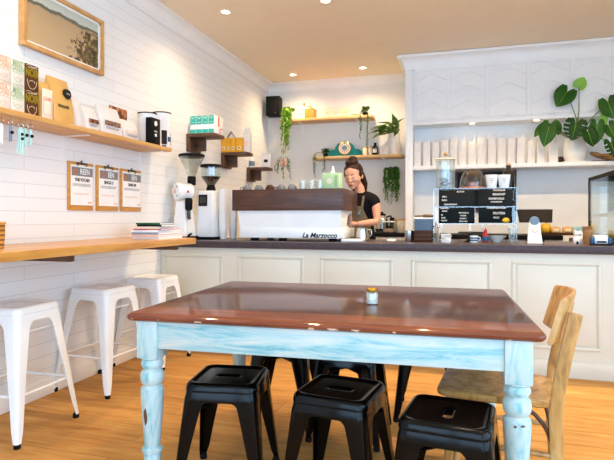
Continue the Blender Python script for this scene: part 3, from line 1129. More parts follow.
XF = 0.205
M['tea_white'] = paint('tea_box_card', '#e6dccd', 0.6)
cols = [(-3.5, 10.0, 'coral_print', 'white tea box with coral lettering', 'paper'), (11.0, 24.6, 'green_print', 'white tea box with green lettering', 'paper'), (25.4, 38.6, 'olive_print', 'dark brown chocolate box with yellow lettering', 'brown_card')]
for u0, u1, ink, say, body in cols:
    a, b = uy(u0, XF), uy(u1, XF)
    ztop = at(25.5, 62.5, X=XF).z
    hgt = (ztop - SHZ) / 2
    for k in range(2):
        z0 = SHZ + hgt * k
        t = carton('tea_box' if body == 'paper' else 'chocolate_box', say + (', upper of its pair' if k else ', lower of its pair'), 'box', a, b, z0, z0 + hgt - 0.001, XF, 0.075, M[body if body != 'paper' else 'tea_white'], 'stacked boxes at the left of the pine shelf')
        wid = b - a
        f = 0.0378
        if body == 'brown_card':
            text('NOIR', 0.062, M[ink], t, (f, 0, hgt * 0.66), FACE_PX, bold=0.0012, squeeze=0.62)
            for pts in ([(f, 0.034 * math.cos(PI * i / 24), hgt * 0.40 - 0.05 * math.sin(PI * i / 24)) for i in range(25)],
                        [(f, -0.04 + 0.08 * i / 8, hgt * 0.93 + 0.004 * math.sin(i)) for i in range(9)],
                        [(f, -0.034, hgt * 0.86), (f, 0.036, hgt * 0.89)],
                        [(f, 0.02 * math.cos(PI * i / 12), hgt * 0.30 + 0.012 * math.sin(PI * i / 12)) for i in range(13)]):
                MB().tube(pts, 0.0013, 5).build('line_drawing', M['cream'], t)
        else:
            for q, wd in enumerate(('TEA', 'CHAI') if ink == 'coral_print' else ('MINT', 'GREEN')):
                text(wd, 0.042, M[ink], t, (f, 0, hgt * (0.84 - 0.19 * q)), FACE_PX, bold=0.0012, squeeze=0.7)
            for pts in ([(f, -0.03 + 0.06 * i / 12, hgt * 0.36 - 0.03 * math.sin(PI * i / 12)) for i in range(13)],
                        [(f, -0.02 + 0.04 * i / 12, hgt * 0.22 + 0.015 * math.sin(PI * i / 12)) for i in range(13)]):
                MB().tube(pts, 0.0011, 5).build('line_drawing', M[ink], t)
            for zz in (0.95, 0.50, 0.06):
                MB().bx(f, f + 0.0008, -wid * 0.42, wid * 0.42, hgt * zz - 0.0015, hgt * zz + 0.0015).build('printed_rule', M[ink], t, smooth=0)


def pouch(name, label, mat, y0, y1, z0, z1, x, dep, foldtop=0.8, seed=0, group=None, roll=False):
    """Gusseted stand-up coffee bag facing the room."""
    rnd = random.Random(seed)
    t = thing(name, label, 'bag', (x, (y0 + y1) / 2, z0), R(rnd.uniform(-3, 3)), group)
    w, H = y1 - y0, z1 - z0
    ls = []
    for f, a, b in ((0, 1.0, 0.96), (0.04, 1.05, 1.0), (0.35, 1.08, 1.0), (foldtop * 0.85, 0.85, 0.99), (foldtop, 0.62, 0.98), (0.93, 0.22, 0.99), (1.0, 0.10, 1.0)):
        ls.append([Vector((p.x - dep * 0.10 * f, p.y, H * f)) for p in rrect(dep * a, w * b, 0.012 * min(1, a), 3)])
    MB().loops(ls).build('body', mat, t, smooth=50)
    return t


# small kraft bag, big kraft pouch, three white bags
y0, y1 = uy(41.5, 0.19), uy(52, 0.19)
z1 = at(42, 80, X=0.19).z
t = pouch('kraft_bag', 'small kraft bag with a cream label beside the brown chocolate boxes', M['kraft'], y0, y1, SHZ, z1, 0.16, 0.06, 0.86, 1)
MB().box((0.034, 0, (z1 - SHZ) * 0.42), (0.004, (y1 - y0) * 0.94, (z1 - SHZ) * 0.76), None, 0.001).build('label', M['cream'], t)
text('CHAI', 0.026, M['orange'], t, (0.0368, 0, (z1 - SHZ) * 0.55), FACE_PX)
mm = MB()
for a, b, c, d in ((-0.03, 0.03, 0.03, 0.032), (-0.03, 0.03, 0.115, 0.117), (-0.03, -0.028, 0.03, 0.117), (0.028, 0.03, 0.03, 0.117)):
    mm.bx(0.036, 0.0368, a, b, c, d)
mm.build('printed_border', M['orange'], t, smooth=0)

y0, y1 = uy(54, 0.20), uy(74.5, 0.20)
z1 = at(55, 83, X=0.14).z
t = pouch('kraft_pouch', 'large plain kraft coffee pouch with a black oval emblem', M['kraft'], y0, y1, SHZ, z1 + 0.03, 0.15, 0.10, 0.7, 2)
m = MB()
m.loops([[Vector((0.030, 0.035 + 0.030 * math.cos(2 * PI * i / 20), 0.195 + 0.030 * math.sin(2 * PI * i / 20))) for i in range(20)], [Vector((0.046, 0.035 + 0.030 * math.cos(2 * PI * i / 20), 0.190 + 0.030 * math.sin(2 * PI * i / 20))) for i in range(20)]])
m.build('emblem', M['ink'], t)
mm = MB()
mm.tube([(0.0468, 0.02 + 0.03 * i / 6, 0.192 + 0.004 * math.sin(i * 2)) for i in range(7)], 0.0015, 5)
mm.build('emblem_lettering', M['cream'], t)
mm = MB()
for k in range(3):
    mm.tube([(0.051, -0.06 + 0.012 * i, 0.105 + 0.01 * math.sin(i * 1.7 + k * 2)) for i in range(9)], 0.0016, 5)
mm.build('stamped_script', M['ink'], t)


def photo_mat(name, cols):
    t = NT(name)
    nz = t.n('ShaderNodeTexVoronoi')
    nz.inputs['Scale'].default_value = 28
    t.l(t.coord(), nz.inputs['Vector'])
    t.l(t.ramp(nz.outputs['Distance'], list(zip((0.05, 0.35, 0.6, 0.85), cols))), t.b.inputs['Base Color'])
    t.b.inputs['Roughness'].default_value = 0.4
    return t.m


M['photo_a'] = photo_mat('printed_photo_dark', ('#2a2030', '#4a3d48', '#a77a58', '#3a2c2c'))
M['photo_b'] = photo_mat('printed_photo_warm', ('#e8a764', '#c2703a', '#6a3a22', '#3a2a22'))
M['photo_c'] = photo_mat('printed_photo_pale', ('#ffffff', '#e8dcd2', '#e6cfc0', '#f2ece6'))
specs = [(76, 85, 98, 127, 'narrow white coffee bag seen side on, just right of the kraft pouch', None, 0.07),
         (86.5, 99.5, 107, 131, 'white coffee bag with an orange and brown photo label', 'photo_b', 0.12),
         (102, 122, 106, 137, 'white coffee bag with a dark photo label', 'photo_a', 0.12),
         (124, 139, 120, 141, 'short white coffee bag with a pale label left of the white tubes', 'photo_c', 0.10)]
for i, (u0, u1, vt, vb, lab, ph, xx) in enumerate(specs):
    y0, y1 = uy(u0, xx + 0.05), uy(u1, xx + 0.05)
    z1 = at(u0, vt, X=xx).z
    H = z1 - SHZ
    t = pouch('coffee_bag', lab, M['bag_paper'], y0, y1, SHZ, z1, xx + 0.01, 0.085, 0.72, 11 + i, 'white bags on the pine shelf')
    if ph:
        MB().box((0.047, 0, H * 0.42), (0.003, (y1 - y0) * 0.74, H * 0.16), None, 0.0005).build('photo_label', M[ph], t)
        strokes(t, M['grey_ink'], 0.046, -(y1 - y0) * 0.3, (y1 - y0) * 0.3, H * 0.28, 2, 0.004, i)
    else:
        MB().box((0.047, (y1 - y0) * 0.1, H * 0.36), (0.003, 0.014, 0.03), Euler((0.3, 0, 0)), 0.0005).build('label', M['ink'], t)
# printed card leaning on the wall behind the white bags
y0, y1 = uy(112, 0.03), uy(129.5, 0.03)
za, zb_ = at(112, 106, X=0.03).z, at(112, 117, X=0.03).z
t = thing('photo_postcard', 'photo postcard fixed to the wall above the short white coffee bag', 'postcard', (0.003, (y0 + y1) / 2, (za + zb_) / 2))
MB().box((0.003, 0, 0), (0.004, y1 - y0, za - zb_ + 0.02), None, 0.001).build('card', M['photo_b'], t)
# two white tubes and the black box in front of them
for u0, u1, vt, lab, k in ((140, 153.2, 113.5, 'white paper tube with pink line drawing, left of the pair', 0), (154.2, 168, 113, 'white paper tube with blue and black print, right of the pair', 1)):
    a, b = uy(u0, 0.12), uy(u1, 0.12)
    zz = at((u0 + u1) / 2, vt, X=0.12).z
    r = min((b - a) / 2, 0.075)
    t = thing('paper_tube', lab, 'canister', (0.125, (a + b) / 2, SHZ), 0, 'white tubes at the end of the pine shelf')
    H = zz - SHZ
    MB().lathe([(r - 0.002, 0), (r, 0.003), (r, H - 0.006), (r - 0.002, H - 0.004)], seg=28).build('body', M['paper'], t)
    MB().lathe([(r + 0.0015, H - 0.010), (r + 0.002, H), (r - 0.003, H + 0.001), (r - 0.006, H - 0.004)], seg=28, cap0=False).build('rim', M['brown_cup'], t)
    m = MB()
    if k:
        for q0, q1, za, zb_, mt in ((-60, -25, 0.035, 0.15, 'ink'), (-20, 10, 0.06, 0.10, 'blue'), (-58, -30, 0.01, 0.03, 'blue'), (10, 22, 0.03, 0.14, 'slate_blue')):
            m.use(M[mt])
            n = 5
            m.loops([[Vector(((r + e) * math.cos(R(q0 + (q1 - q0) * i / n)), (r + e) * math.sin(R(q0 + (q1 - q0) * i / n)), z)) for i in range(n + 1)] for e, z in ((0.0004, za), (0.0008, za), (0.0008, zb_), (0.0004, zb_))], closed=False, cap0=False, cap1=False)
    else:
        m.use(M['coral_print'])
        for q in range(4):
            m.tube([((r + 0.0005) * math.cos(R(-70 + 12 * i)), (r + 0.0005) * math.sin(R(-70 + 12 * i)), 0.03 + 0.03 * q + 0.012 * math.sin(i * 1.3 + q)) for i in range(9)], 0.0016, 5)
    m.build('print', None, t)
a, b = uy(149, 0.215), uy(158, 0.215)
za = at(149, 117, X=0.215).z
t = carton('black_carton', 'tall black box with a white round emblem in front of the white tubes', 'box', a, b, SHZ, za, 0.235, 0.05, M['black_matt'])
MB().lathe([(0.0, 0), (0.02, 0), (0.02, 0.001), (0.0, 0.001)], seg=20).build('emblem', M['chalk'], t, loc=(0.0252, 0, (za - SHZ) * 0.8)).rotation_euler = (0, R(90), 0)
text('DARK', 0.016, M['chalk'], t, (0.0256, 0, (za - SHZ) * 0.5), FACE_PX)
MB().box((0.0256, 0, (za - SHZ) * 0.36), (0.001, 0.028, 0.022)).build('label', M['chalk'], t)

# ------------------------------------------------------------------ hanging tassel keyrings below the shelf
rings = [(1.5, 'white tassel keyring hanging at the far left under the pine shelf', 'paper', 0.11, 130), (10.5, 'grey beaded keyring under the pine shelf with a single black bead', 'slate_blue', 0.085, 130),
         (20.5, 'mint tassel keyring with two black beads, fullest of the row', 'mint', 0.15, 130), (25.5, 'thin mint tassel keyring with a hanging black charm', 'mint', 0.11, 130), (30.5, 'mint keyring with one black bead at the right of the row', 'mint', 0.10, 130)]
for i, (u, lab, mt, L, v) in enumerate(rings):
    x = 0.205
    y = uy(u, x)
    z = SHZ - SHT
    t = thing('tassel_keyring', lab, 'keyring', (x, y, z), 0, 'keyrings hanging under the pine shelf')
    m = MB()
    m.tube([(0, 0, 0.0), (0, 0, -0.008), (0.004, 0, -0.014), (0, 0, -0.018)], 0.0015, 6)
    m.build('hook', M['steel'], t)
    m = MB()
    m.tube([(0, 0.014 * math.cos(2 * PI * k / 16), -0.03 + 0.014 * math.sin(2 * PI * k / 16)) for k in range(17)], 0.0018, 6)
    m.build('ring', M['steel'], t)
    rnd = random.Random(i)
    m = MB()
    n = 7 if L > 0.12 else 4
    for k in range(n):
        a = 2 * PI * k / n
        d = 0.004 + 0.007 * (n > 4)
        m.tube([(0, 0, -0.044), (d * math.cos(a), d * math.sin(a), -0.06), (d * 1.3 * math.cos(a), d * 1.3 * math.sin(a), -0.05 - L * rnd.uniform(0.8, 1))], [0.003, 0.0055, 0.004], 6)
    m.build('tassel', M[mt], t)
    for q in range({0: 0, 1: 1, 2: 2, 3: 1, 4: 1}[i]):
        MB().sph((0.011, 0.0, -0.085 - 0.024 * q), 0.0095, 10, 6).build('bead', M['black_matt'], t)

# ------------------------------------------------------------------ clipboards
M['stamp'] = paint('stamp_print', '#b07c62', 0.6, var=0.3, scale=60)
clip_txt = [('REEN', 'THIS VOCAIN', (2.905, 3.155)), ('EEN', 'SINGLE O', (3.19, 3.44)), ('EEN', 'DARK RM', (3.468, 3.738))]
say = ['leftmost of the three wooden clipboards on the white brick wall', 'middle of the three wooden clipboards on the white brick wall', 'rightmost of the three wooden clipboards on the white brick wall']
for (h1, h2, (a, b)), lab in zip(clip_txt, say):
    z0, z1 = 1.172, 1.503
    w = b - a
    t = thing('clipboard', lab, 'clipboard', (0.0, (a + b) / 2, (z0 + z1) / 2), 0, 'clipboards with printed menus')
    h = (z1 - z0) / 2
    MB().bx(0.003, 0.012, -w / 2, w / 2, -h, h, 0.002).build('board', M['bench_oak'], t)
    MB().bx(0.013, 0.0145, -w / 2 + 0.022, w / 2 - 0.008, -h + 0.036, h - 0.02).build('sheet', M['paper'], t, smooth=0)
    m = MB()
    m.bx(0.012, 0.02, -0.045, 0.045, h - 0.014, h - 0.002, 0.002)
    for s_ in (-1, 1):
        m.tube([(0.02, 0.045 * s_, h - 0.006), (0.022, 0.05 * s_, h - 0.02), (0.02, 0.036 * s_, h - 0.028)], 0.003, 6)
    m.tube([(0.016, 0, h - 0.006), (0.016, 0, h + 0.012)], 0.006, 8)
    m.build('clip', M['dark_steel'], t)
    x = 0.0147
    mm = MB()
    q0, q1, r0, r1 = -w / 2 + 0.03, w / 2 - 0.012, h - 0.095, h - 0.036
    mm.bx(x, x + 0.0006, q0, q1, r0, r1)
    mm.build('heading_panel', M['grey_ink'], t, smooth=0)
    MB().bx(x + 0.0006, x + 0.0012, q0 + 0.008, q0 + 0.05, r0 + 0.008, r1 - 0.008).build('heading_stamp', M['stamp'], t, smooth=0)
    text(h1, 0.055, M['chalk'], t, (x + 0.001, (q0 + 0.05 + q1) / 2, (r0 + r1) / 2), FACE_PX, bold=0.001, squeeze=0.75)
    text(h2, 0.03, M['ink'], t, (x, 0.008, h - 0.122), FACE_PX, bold=0.0012, squeeze=0.8)
    strokes(t, M['grey_ink'], x, -w / 2 + 0.04, w / 2 - 0.03, h - 0.15, 3, 0.0035, len(h2))
    strokes(t, M['coral_print'], x, -w / 2 + 0.045, w / 2 - 0.05, h - 0.215, 2, 0.003, len(h1) + 9, 'faint_lines')
    MB().bx(x, x + 0.0005, w / 2 - 0.06, w / 2 - 0.02, -h + 0.05, -h + 0.06).build('footer_mark', M['coral_print'], t, smooth=0)

# ------------------------------------------------------------------ basket and magazines on the bar
y0, y1 = uy(-14, 0.33), uy(6.5, 0.33)
zt = at(0, 223, X=0.33).z
t = thing('rattan_basket', 'square woven rattan basket on the oak bar at the left', 'basket', (0.24, (y0 + y1) / 2, BT))
hgt = zt - BT
ls = [rrect(0.17, (y1 - y0) * 0.96, 0.012, 3, 0), rrect(0.178, y1 - y0, 0.012, 3, hgt * 0.5), rrect(0.18, y1 - y0, 0.012, 3, hgt - 0.008), rrect(0.186, (y1 - y0) + 0.006, 0.012, 3, hgt - 0.004), rrect(0.184, y1 - y0 + 0.004, 0.012, 3, hgt), rrect(0.168, y1 - y0 - 0.012, 0.012, 3, hgt - 0.004), rrect(0.16, y1 - y0 - 0.02, 0.012, 3, 0.006)]
MB().loops(ls).build('body', M['rattan'], t, smooth=40)
MB().tube([p + Vector((0, 0, hgt)) for p in rrect(0.18, y1 - y0, 0.012, 3)] + [rrect(0.18, y1 - y0, 0.012, 3)[0] + Vector((0, 0, hgt))], 0.006, 6).build('rim', M['rattan'], t)
mags = [('white_matt', 'white magazine at the bottom of the stack on the oak bar', 0.011), ('pale_pink', 'pale pink magazine second from the bottom of the stack', 0.009), ('slate_blue', 'grey-blue magazine third from the bottom of the stack', 0.008),
        ('paper', 'thin white magazine in the middle of the stack on the bar', 0.010), ('red', 'thin red magazine in the upper half of the stack', 0.004), ('cream', 'cream magazine third from the top of the stack', 0.009), ('black_matt', 'black-covered magazine second from the top of the stack', 0.008), ('green_dark', 'green and black magazine on top of the stack', 0.007)]
M['green_dark'] = paint('dark_green_cover', '#2b5a3a', 0.35, var=0.5, scale=25)
z = BT
for i, (mt, lab, th) in enumerate(mags):
    th *= 1.75
    rnd = random.Random(40 + i)
    L, W = (0.30, 0.225) if i < 5 else (0.27 - 0.01 * i, 0.2)
    t = thing('magazine', lab, 'magazine', (0.36 + rnd.uniform(-0.012, 0.012), 3.43 + rnd.uniform(-0.014, 0.014) + (-0.02 if i > 4 else 0), z), R(rnd.uniform(-4, 4)), 'stack of magazines on the oak bar')
    MB().box((0, 0, th / 2), (W - 0.004, L - 0.004, th - 0.0016)).build('pages', M['paper'], t, smooth=0)
    m = MB()
    m.box((0, 0, 0.0004), (W, L, 0.0008))
    m.box((0, 0, th - 0.0004), (W, L, 0.0008))
    m.box((0, -L / 2, th / 2), (W, 0.0008, th))
    m.build('cover', M[mt], t, smooth=0)
    z += th + 0.0002

# ------------------------------------------------------------------ three dark corner shelves stepping down
DS = []
for u, v, uo, uf, lab in ((186, 137.3, 214.2, 203.5, 'highest of three dark wooden shelves, carrying teal cartons'), (220.7, 155.5, 247.5, 237, 'middle of three dark wooden shelves, carrying yellow cartons'), (246.5, 170.2, 272, 258, 'lowest of three dark wooden shelves, carrying a small framed card')):
    p = at(u, v, X=0.0)
    q = at(uo, v, Y=p.y)
    yf = p.y + (0.225 if u < 200 else 0.2)
    dep = min(q.x, 0.30 if u < 240 else 0.27)
    t = thing('ledge_shelf', lab, 'shelf', (0, p.y, p.z), 0, 'dark wooden shelves stepping down the left wall')
    MB().bx(0.002, dep, 0, yf - p.y, 0, 0.034, 0.003).build('board', M['dark_wood'], t)
    MB().bx(0.002, 0.04, 0.0, yf - p.y, -0.135, 0, 0.003).build('back_plate', M['dark_wood'], t)
    m = MB()
    m.bx(0.04, 0.15, (yf - p.y) * 0.45, (yf - p.y) * 0.45 + 0.03, -0.125, 0, 0.003)
    m.build('bracket', M['dark_wood'], t)
    DS.append((p.y, yf, p.z + 0.034, dep))

# teal cartons (front faces towards the room's front)
y, yf, z, dep = DS[0]
n = ['leftmost teal and white carton on the highest dark shelf', 'second teal and white carton from the left on the highest dark shelf', 'third teal and white carton from the left on the highest dark shelf', 'rightmost teal and white carton, its long side showing an orange stripe']
for k in range(4):
    u0 = 190.2 + 6.05 * k
    x0, x1 = ux(u0, y + 0.01), ux(u0 + 5.7, y + 0.01)
    zt = at(200, 115.5, Y=y + 0.01).z
    H = zt - z
    w = x1 - x0
    t = thing('milk_carton', n[k], 'carton', ((x0 + x1) / 2, y + 0.113, z), 0, 'teal cartons on the highest dark shelf')
    MB().box((0, 0, H / 2), (w, 0.205, H), None, 0.002).build('carton', M['white_plastic'], t)
    m = MB()
    m.bx(-w / 2 + 0.001, w / 2 - 0.001, -0.1042, -0.103, H * 0.50, H - 0.002)
    m.build('upper_print', M['teal_card'], t, smooth=0)
    MB().bx(-w / 2 + 0.001, w / 2 - 0.001, -0.1042, -0.103, 0.002, H * 0.22).build('lower_print', M['teal_card'], t, smooth=0)
    m = MB()
    for a, b in (((-0.02, 0.12), (0, 0.09)), ((0, 0.09), (0.02, 0.12))):
        m.tube([(a[0], -0.1045, H * 0.5 + a[1] * 0.6), (b[0], -0.1045, H * 0.5 + b[1] * 0.6)], 0.0022, 5)
    m.bx(-w * 0.3, w * 0.3, -0.1048, -0.1042, H * 0.6, H * 0.62)
    m.build('chevron_mark', M['chalk'], t)
    m = MB()
    m.bx(w / 2, w / 2 + 0.0008, -0.02, 0.012, 0.0 + H * 0.42, H - 0.004)
    m.bx(w / 2, w / 2 + 0.0008, 0.045, 0.09, H * 0.30, H * 0.36)
    m.bx(w / 2, w / 2 + 0.0008, 0.02, 0.035, H * 0.04, H * 0.34)
    m.build('side_print', M['orange'], t, smooth=0)
y, yf, z, dep = DS[1]
n = ['leftmost yellow carton on the middle dark shelf', 'second yellow carton from the left on the middle dark shelf', 'third yellow carton from the left on the middle dark shelf', 'rightmost yellow carton, next to the tall white bag']
zt = at(230, 138, Y=y + 0.01).z
for k in range(4):
    u0 = 221.0 + (4.85 * k if k < 3 else 14.9)
    x0, x1 = ux(u0, y + 0.01), ux(u0 + (4.6 if k < 3 else 6.2), y + 0.01)
    w, H = x1 - x0, zt - z
    t = thing('tea_carton', n[k], 'carton', (max((x0 + x1) / 2, w / 2 + 0.004), y + 0.09, z), 0, 'yellow cartons on the middle dark shelf')
    MB().box((0, 0, H / 2), (w, 0.16, H), None, 0.002).build('carton', M['yellow_card'], t)
    MB().box((0, -0.0806, H * 0.28), (w * 0.5, 0.001, H * 0.2)).build('label', M['cream'], t, smooth=0)
    MB().box((0, -0.0812, H * 0.28), (w * 0.26, 0.001, H * 0.1)).build('stamp', M['ink'], t, smooth=0)
# small folded stand on top of the yellow cartons
x0, x1 = ux(226.5, y + 0.09), ux(236, y + 0.09)
t = thing('triangle_stand', 'small grey triangular card stand on top of the yellow cartons', 'stand', ((x0 + x1) / 2, y + 0.09, zt))
w = x1 - x0
m = MB()
m.poly([(-w / 2, -0.02, 0), (0, -0.02, 0.085), (0, 0.02, 0.085), (-w / 2, 0.02, 0)], (0.004, 0, 0))
m.poly([(w / 2, -0.02, 0), (0.002, -0.02, 0.085), (0.002, 0.02, 0.085), (w / 2, 0.02, 0)], (-0.004, 0, 0))
tag(t, t['label'], 'stand')
m.build('card', M['slate_blue'], t, smooth=0)
x0, x1 = ux(244.3, y + 0.1), ux(251, y + 0.1)
zz = at(247, 128, Y=y + 0.1).z
t = thing('white_pouch', 'tall white bag at the right end of the middle dark shelf', 'bag', ((x0 + x1) / 2 - 0.004, y + 0.10, z))
w, H = x1 - x0, zz - z
MB().loops([[Vector((p.x, p.y, H * f)) for p in rrect(w * a, 0.09 * b, 0.008, 3)] for f, a, b in ((0, 1, 0.9), (0.05, 1, 1), (0.75, 0.98, 0.9), (0.84, 0.9, 0.35), (1.0, 0.75, 0.12))]).build('body', M['bag_paper'], t)
MB().box((0, -0.046, H * 0.35), (w * 0.6, 0.004, H * 0.2)).build('label', M['pale_pink'], t)
y, yf, z, dep = DS[2]
p0, p1 = at(261.5, 154.5, Y=y + 0.08), at(270.5, 168, Y=y + 0.08)
t = thing('small_card', 'small white framed card on the lowest dark shelf', 'card', ((p0.x + p1.x) / 2, y + 0.08, z))
w, H = p1.x - p0.x, p0.z - z
MB().box((0, 0, H / 2), (w, 0.012, H), Euler((R(-4), 0, 0)), 0.001).build('card', M['paper'], t)
MB().box((0, -0.0075, H * 0.5), (w * 0.42, 0.001, H * 0.22), Euler((R(-4), 0, 0))).build('print', M['ink'], t, smooth=0)
p0, p1 = at(249.5, 155, Y=y + 0.1), at(254.5, 168, Y=y + 0.1)
t = thing('syrup_bottle', 'small white bottle with a printed label left of the framed card', 'bottle', ((p0.x + p1.x) / 2, y + 0.1, z))
r, H = (p1.x - p0.x) / 2, p0.z - z
MB().lathe([(r * 0.9, 0), (r, 0.004), (r, H * 0.6), (r * 0.45, H * 0.75), (r * 0.38, H * 0.9)], seg=16).build('body', M['white_plastic'], t)
MB().lathe([(r * 0.45, H * 0.9), (r * 0.45, H), (r * 0.2, H * 1.01)], seg=12).build('cap', M['cream'], t)
MB().lathe([(r * 1.01, H * 0.15), (r * 1.03, H * 0.16), (r * 1.03, H * 0.5), (r * 1.01, H * 0.51)], seg=16, cap0=False, cap1=False).build('label', M['slate_blue'], t)

# loudspeaker in the corner
p0, p1 = at(265.5, 96.5, Y=6.48), at(278.8, 115, Y=6.48)
t = thing('loudspeaker', 'small black loudspeaker mounted high in the back corner', 'speaker', ((p0.x + p1.x) / 2, 6.56, (p0.z + p1.z) / 2), R(6))
w, H = p1.x - p0.x, p0.z - p1.z
MB().box((0, 0, 0), (w, 0.17, H), None, 0.006).build('cabinet', M['black_matt'], t)
MB().box((0, -0.087, 0.0), (w * 0.9, 0.006, H * 0.92), None, 0.002).build('grille', M['rubber'], t)
MB().box((w * 0.2, -0.0905, -H * 0.36), (0.012, 0.002, 0.008)).build('badge', M['steel'], t)
MB().bx(-0.02, 0.02, 0.08, 0.145, -0.02, 0.03).build('bracket', M['black_matt'], t)

#@@COFFEE
# ------------------------------------------------------------------ coffee grinders
g = thing('coffee_grinder', 'tall white shop grinder with a round motor drum and flared clear hopper', 'coffee grinder', (0.15, 4.18, CT), 0)
MB().box((0.0, 0.0, 0.02), (0.17, 0.26, 0.03), None, 0.008).build('base', M['black_matt'], g)
ls = [[Vector((p.x, p.y + 0.01, z)) for p in rrect(w, d, 0.025, 4)] for z, w, d in ((0.034, 0.155, 0.20), (0.05, 0.15, 0.19), (0.28, 0.11, 0.15), (0.34, 0.105, 0.14))]
MB().loops(ls).build('column', M['white_gloss'], g)
m = MB()
ax = Vector((0.55, 0.83, 0)).normalized()
c0 = Vector((-0.035, -0.07, 0.43))


def disc(mb, c, axis, prof, seg=28):
    u_ = axis.orthogonal().normalized()
    w_ = axis.cross(u_)
    mb.loops([[c + axis * a + max(r, 1e-4) * (math.cos(2 * PI * i / seg) * u_ + math.sin(2 * PI * i / seg) * w_) for i in range(seg)] for r, a in prof])


disc(m, c0, ax, [(0.0, -0.012), (0.055, -0.011), (0.072, -0.004), (0.08, 0.008), (0.08, 0.03), (0.0805, 0.032), (0.0805, 0.04), (0.078, 0.05), (0.076, 0.135), (0.06, 0.15), (0, 0.151)])
m.build('motor_drum', M['white_gloss'], g, smooth=30)
m = MB()
disc(m, c0, ax, [(0.0, -0.0135), (0.024, -0.0135), (0.024, -0.010), (0, -0.010)])
m.build('dial', M['pink'], g)
u_ = Vector((0, 0, 1)).cross(ax).normalized()
for k in range(4):
    a = R(45 + 90 * k)
    m = MB()
    disc(m, c0 + 0.055 * (math.cos(a) * u_ + math.sin(a) * Vector((0, 0, 1))), ax, [(0, -0.0135), (0.006, -0.0135), (0.006, -0.008), (0, -0.008)], 10)
    m.build('bolt', M['black_matt'], g)
hx, hy = 0.05, 0.055
m = MB()
tri = [c0 + ax * q + u_ * (-0.081) + Vector((0, 0, s_)) for q, s_ in ((0.06, -0.012), (0.09, -0.012), (0.075, 0.016))]
m.poly(tri, u_ * (-0.0008))
m.build('warning_mark', M['red'], g, smooth=0)
MB().lathe([(0.036, 0.49), (0.038, 0.50), (0.038, 0.56), (0.034, 0.57)], (hx, hy, 0), 20).build('hopper_neck', M['black_matt'], g)
MB().lathe([(0.034, 0.57), (0.055, 0.63), (0.112, 0.735), (0.115, 0.745), (0.113, 0.745), (0.110, 0.736), (0.053, 0.632), (0.032, 0.572)], (hx, hy, 0), 28, False, False).build('hopper', M['glass'], g)
MB().lathe([(0.114, 0.742), (0.117, 0.746), (0.117, 0.762), (0.107, 0.768), (0.03, 0.77), (0.02, 0.778), (0, 0.78)], (hx, hy, 0), 28).build('hopper_lid', M['black_matt'], g)
MB().lathe([(0.020, 0.26), (0.032, 0.275), (0.034, 0.35), (0.028, 0.37)], (0.085, -0.06, 0), 18).build('chute', M['black_matt'], g)
MB().tube([(0.085, -0.06, 0.27), (0.085, -0.06, 0.20), (0.09, -0.05, 0.19)], 0.016, 10).build('spout', M['dark_steel'], g)
MB().tube([(0.07, -0.10, 0.022), (0.10, -0.11, 0.03), (0.115, -0.10, 0.05), (0.11, -0.06, 0.055)], 0.010, 8).build('bag_holder', M['black_matt'], g)

g = thing('espresso_grinder', 'white boxy espresso grinder with a dark screen and bean hopper', 'coffee grinder', (ux(208.5, 4.38), 4.42, CT), 0)
MB().box((0, 0, 0.012), (0.175, 0.24, 0.024), None, 0.006).build('base', M['black_matt'], g)
ls = [rrect(w, d, 0.014, 4, z) for z, w, d in ((0.024, 0.182, 0.235), (0.03, 0.184, 0.24), (0.42, 0.160, 0.21), (0.438, 0.156, 0.205), (0.444, 0.145, 0.195))]
MB().loops(ls).build('body', M['white_gloss'], g)
MB().box((-0.02, -0.1115, 0.355), (0.088, 0.006, 0.105), Euler((R(-2.2), 0, 0)), 0.003).build('screen', M['ink'], g)
MB().box((-0.02, -0.1155, 0.36), (0.06, 0.001, 0.06), Euler((R(-2.2), 0, 0))).build('display', M['dark_steel'], g)
MB().lathe([(0.03, 0.444), (0.042, 0.448), (0.044, 0.468), (0.036, 0.485), (0.036, 0.50)], (0.005, 0, 0), 20).build('hopper_neck', M['black_matt'], g)
MB().lathe([(0.036, 0.50), (0.05, 0.525), (0.088, 0.575), (0.086, 0.578), (0.0, 0.58)], (0.005, 0, 0), 28).build('beans', M['beans'], g)
MB().lathe([(0.0375, 0.499), (0.052, 0.524), (0.0905, 0.574), (0.093, 0.60), (0.093, 0.665), (0.091, 0.665), (0.091, 0.60), (0.0885, 0.5755)], (0.005, 0, 0), 28, False, False).build('hopper', M['glass'], g)
MB().lathe([(0.025, 0.581), (0.025, 0.66), (0.0, 0.662)], (0.015, 0, 0), 16).build('hopper_tube', M['white_plastic'], g)
MB().lathe([(0.094, 0.663), (0.099, 0.666), (0.099, 0.684), (0.09, 0.69), (0.0, 0.691)], (0.005, 0, 0), 28).build('hopper_lid', M['black_matt'], g)

# nested takeaway cups
cupm = MB()
cupm.lathe([(0.028, 0), (0.029, 0.002), (0.0375, 0.088), (0.0395, 0.089), (0.040, 0.092), (0.0385, 0.094), (0.0365, 0.0915), (0.028, 0.004), (0.0, 0.004)], seg=20)
cup0 = cupm.build('takeaway_cup', M['white_plastic'])
first = True
for u, vt, y, who in ((223.3, 188.5, 4.40, 'left'), (233, 190, 4.52, 'right')):
    x = ux(u, y)
    ztop = at(u, vt, Y=y).z
    pitch = 0.0105
    n = int((ztop - CT - 0.094) / pitch) + 1
    for k in range(n):
        o = cup0 if first else cup0.copy()
        if not first:
            COL.objects.link(o)
        first = False
        o.location = (x, y, CT + k * pitch)
        tag(o, 'white paper takeaway cup nested in the tall %s stack beside the coffee machine' % who, 'cup', 'takeaway cups nested in the %s stack' % who)

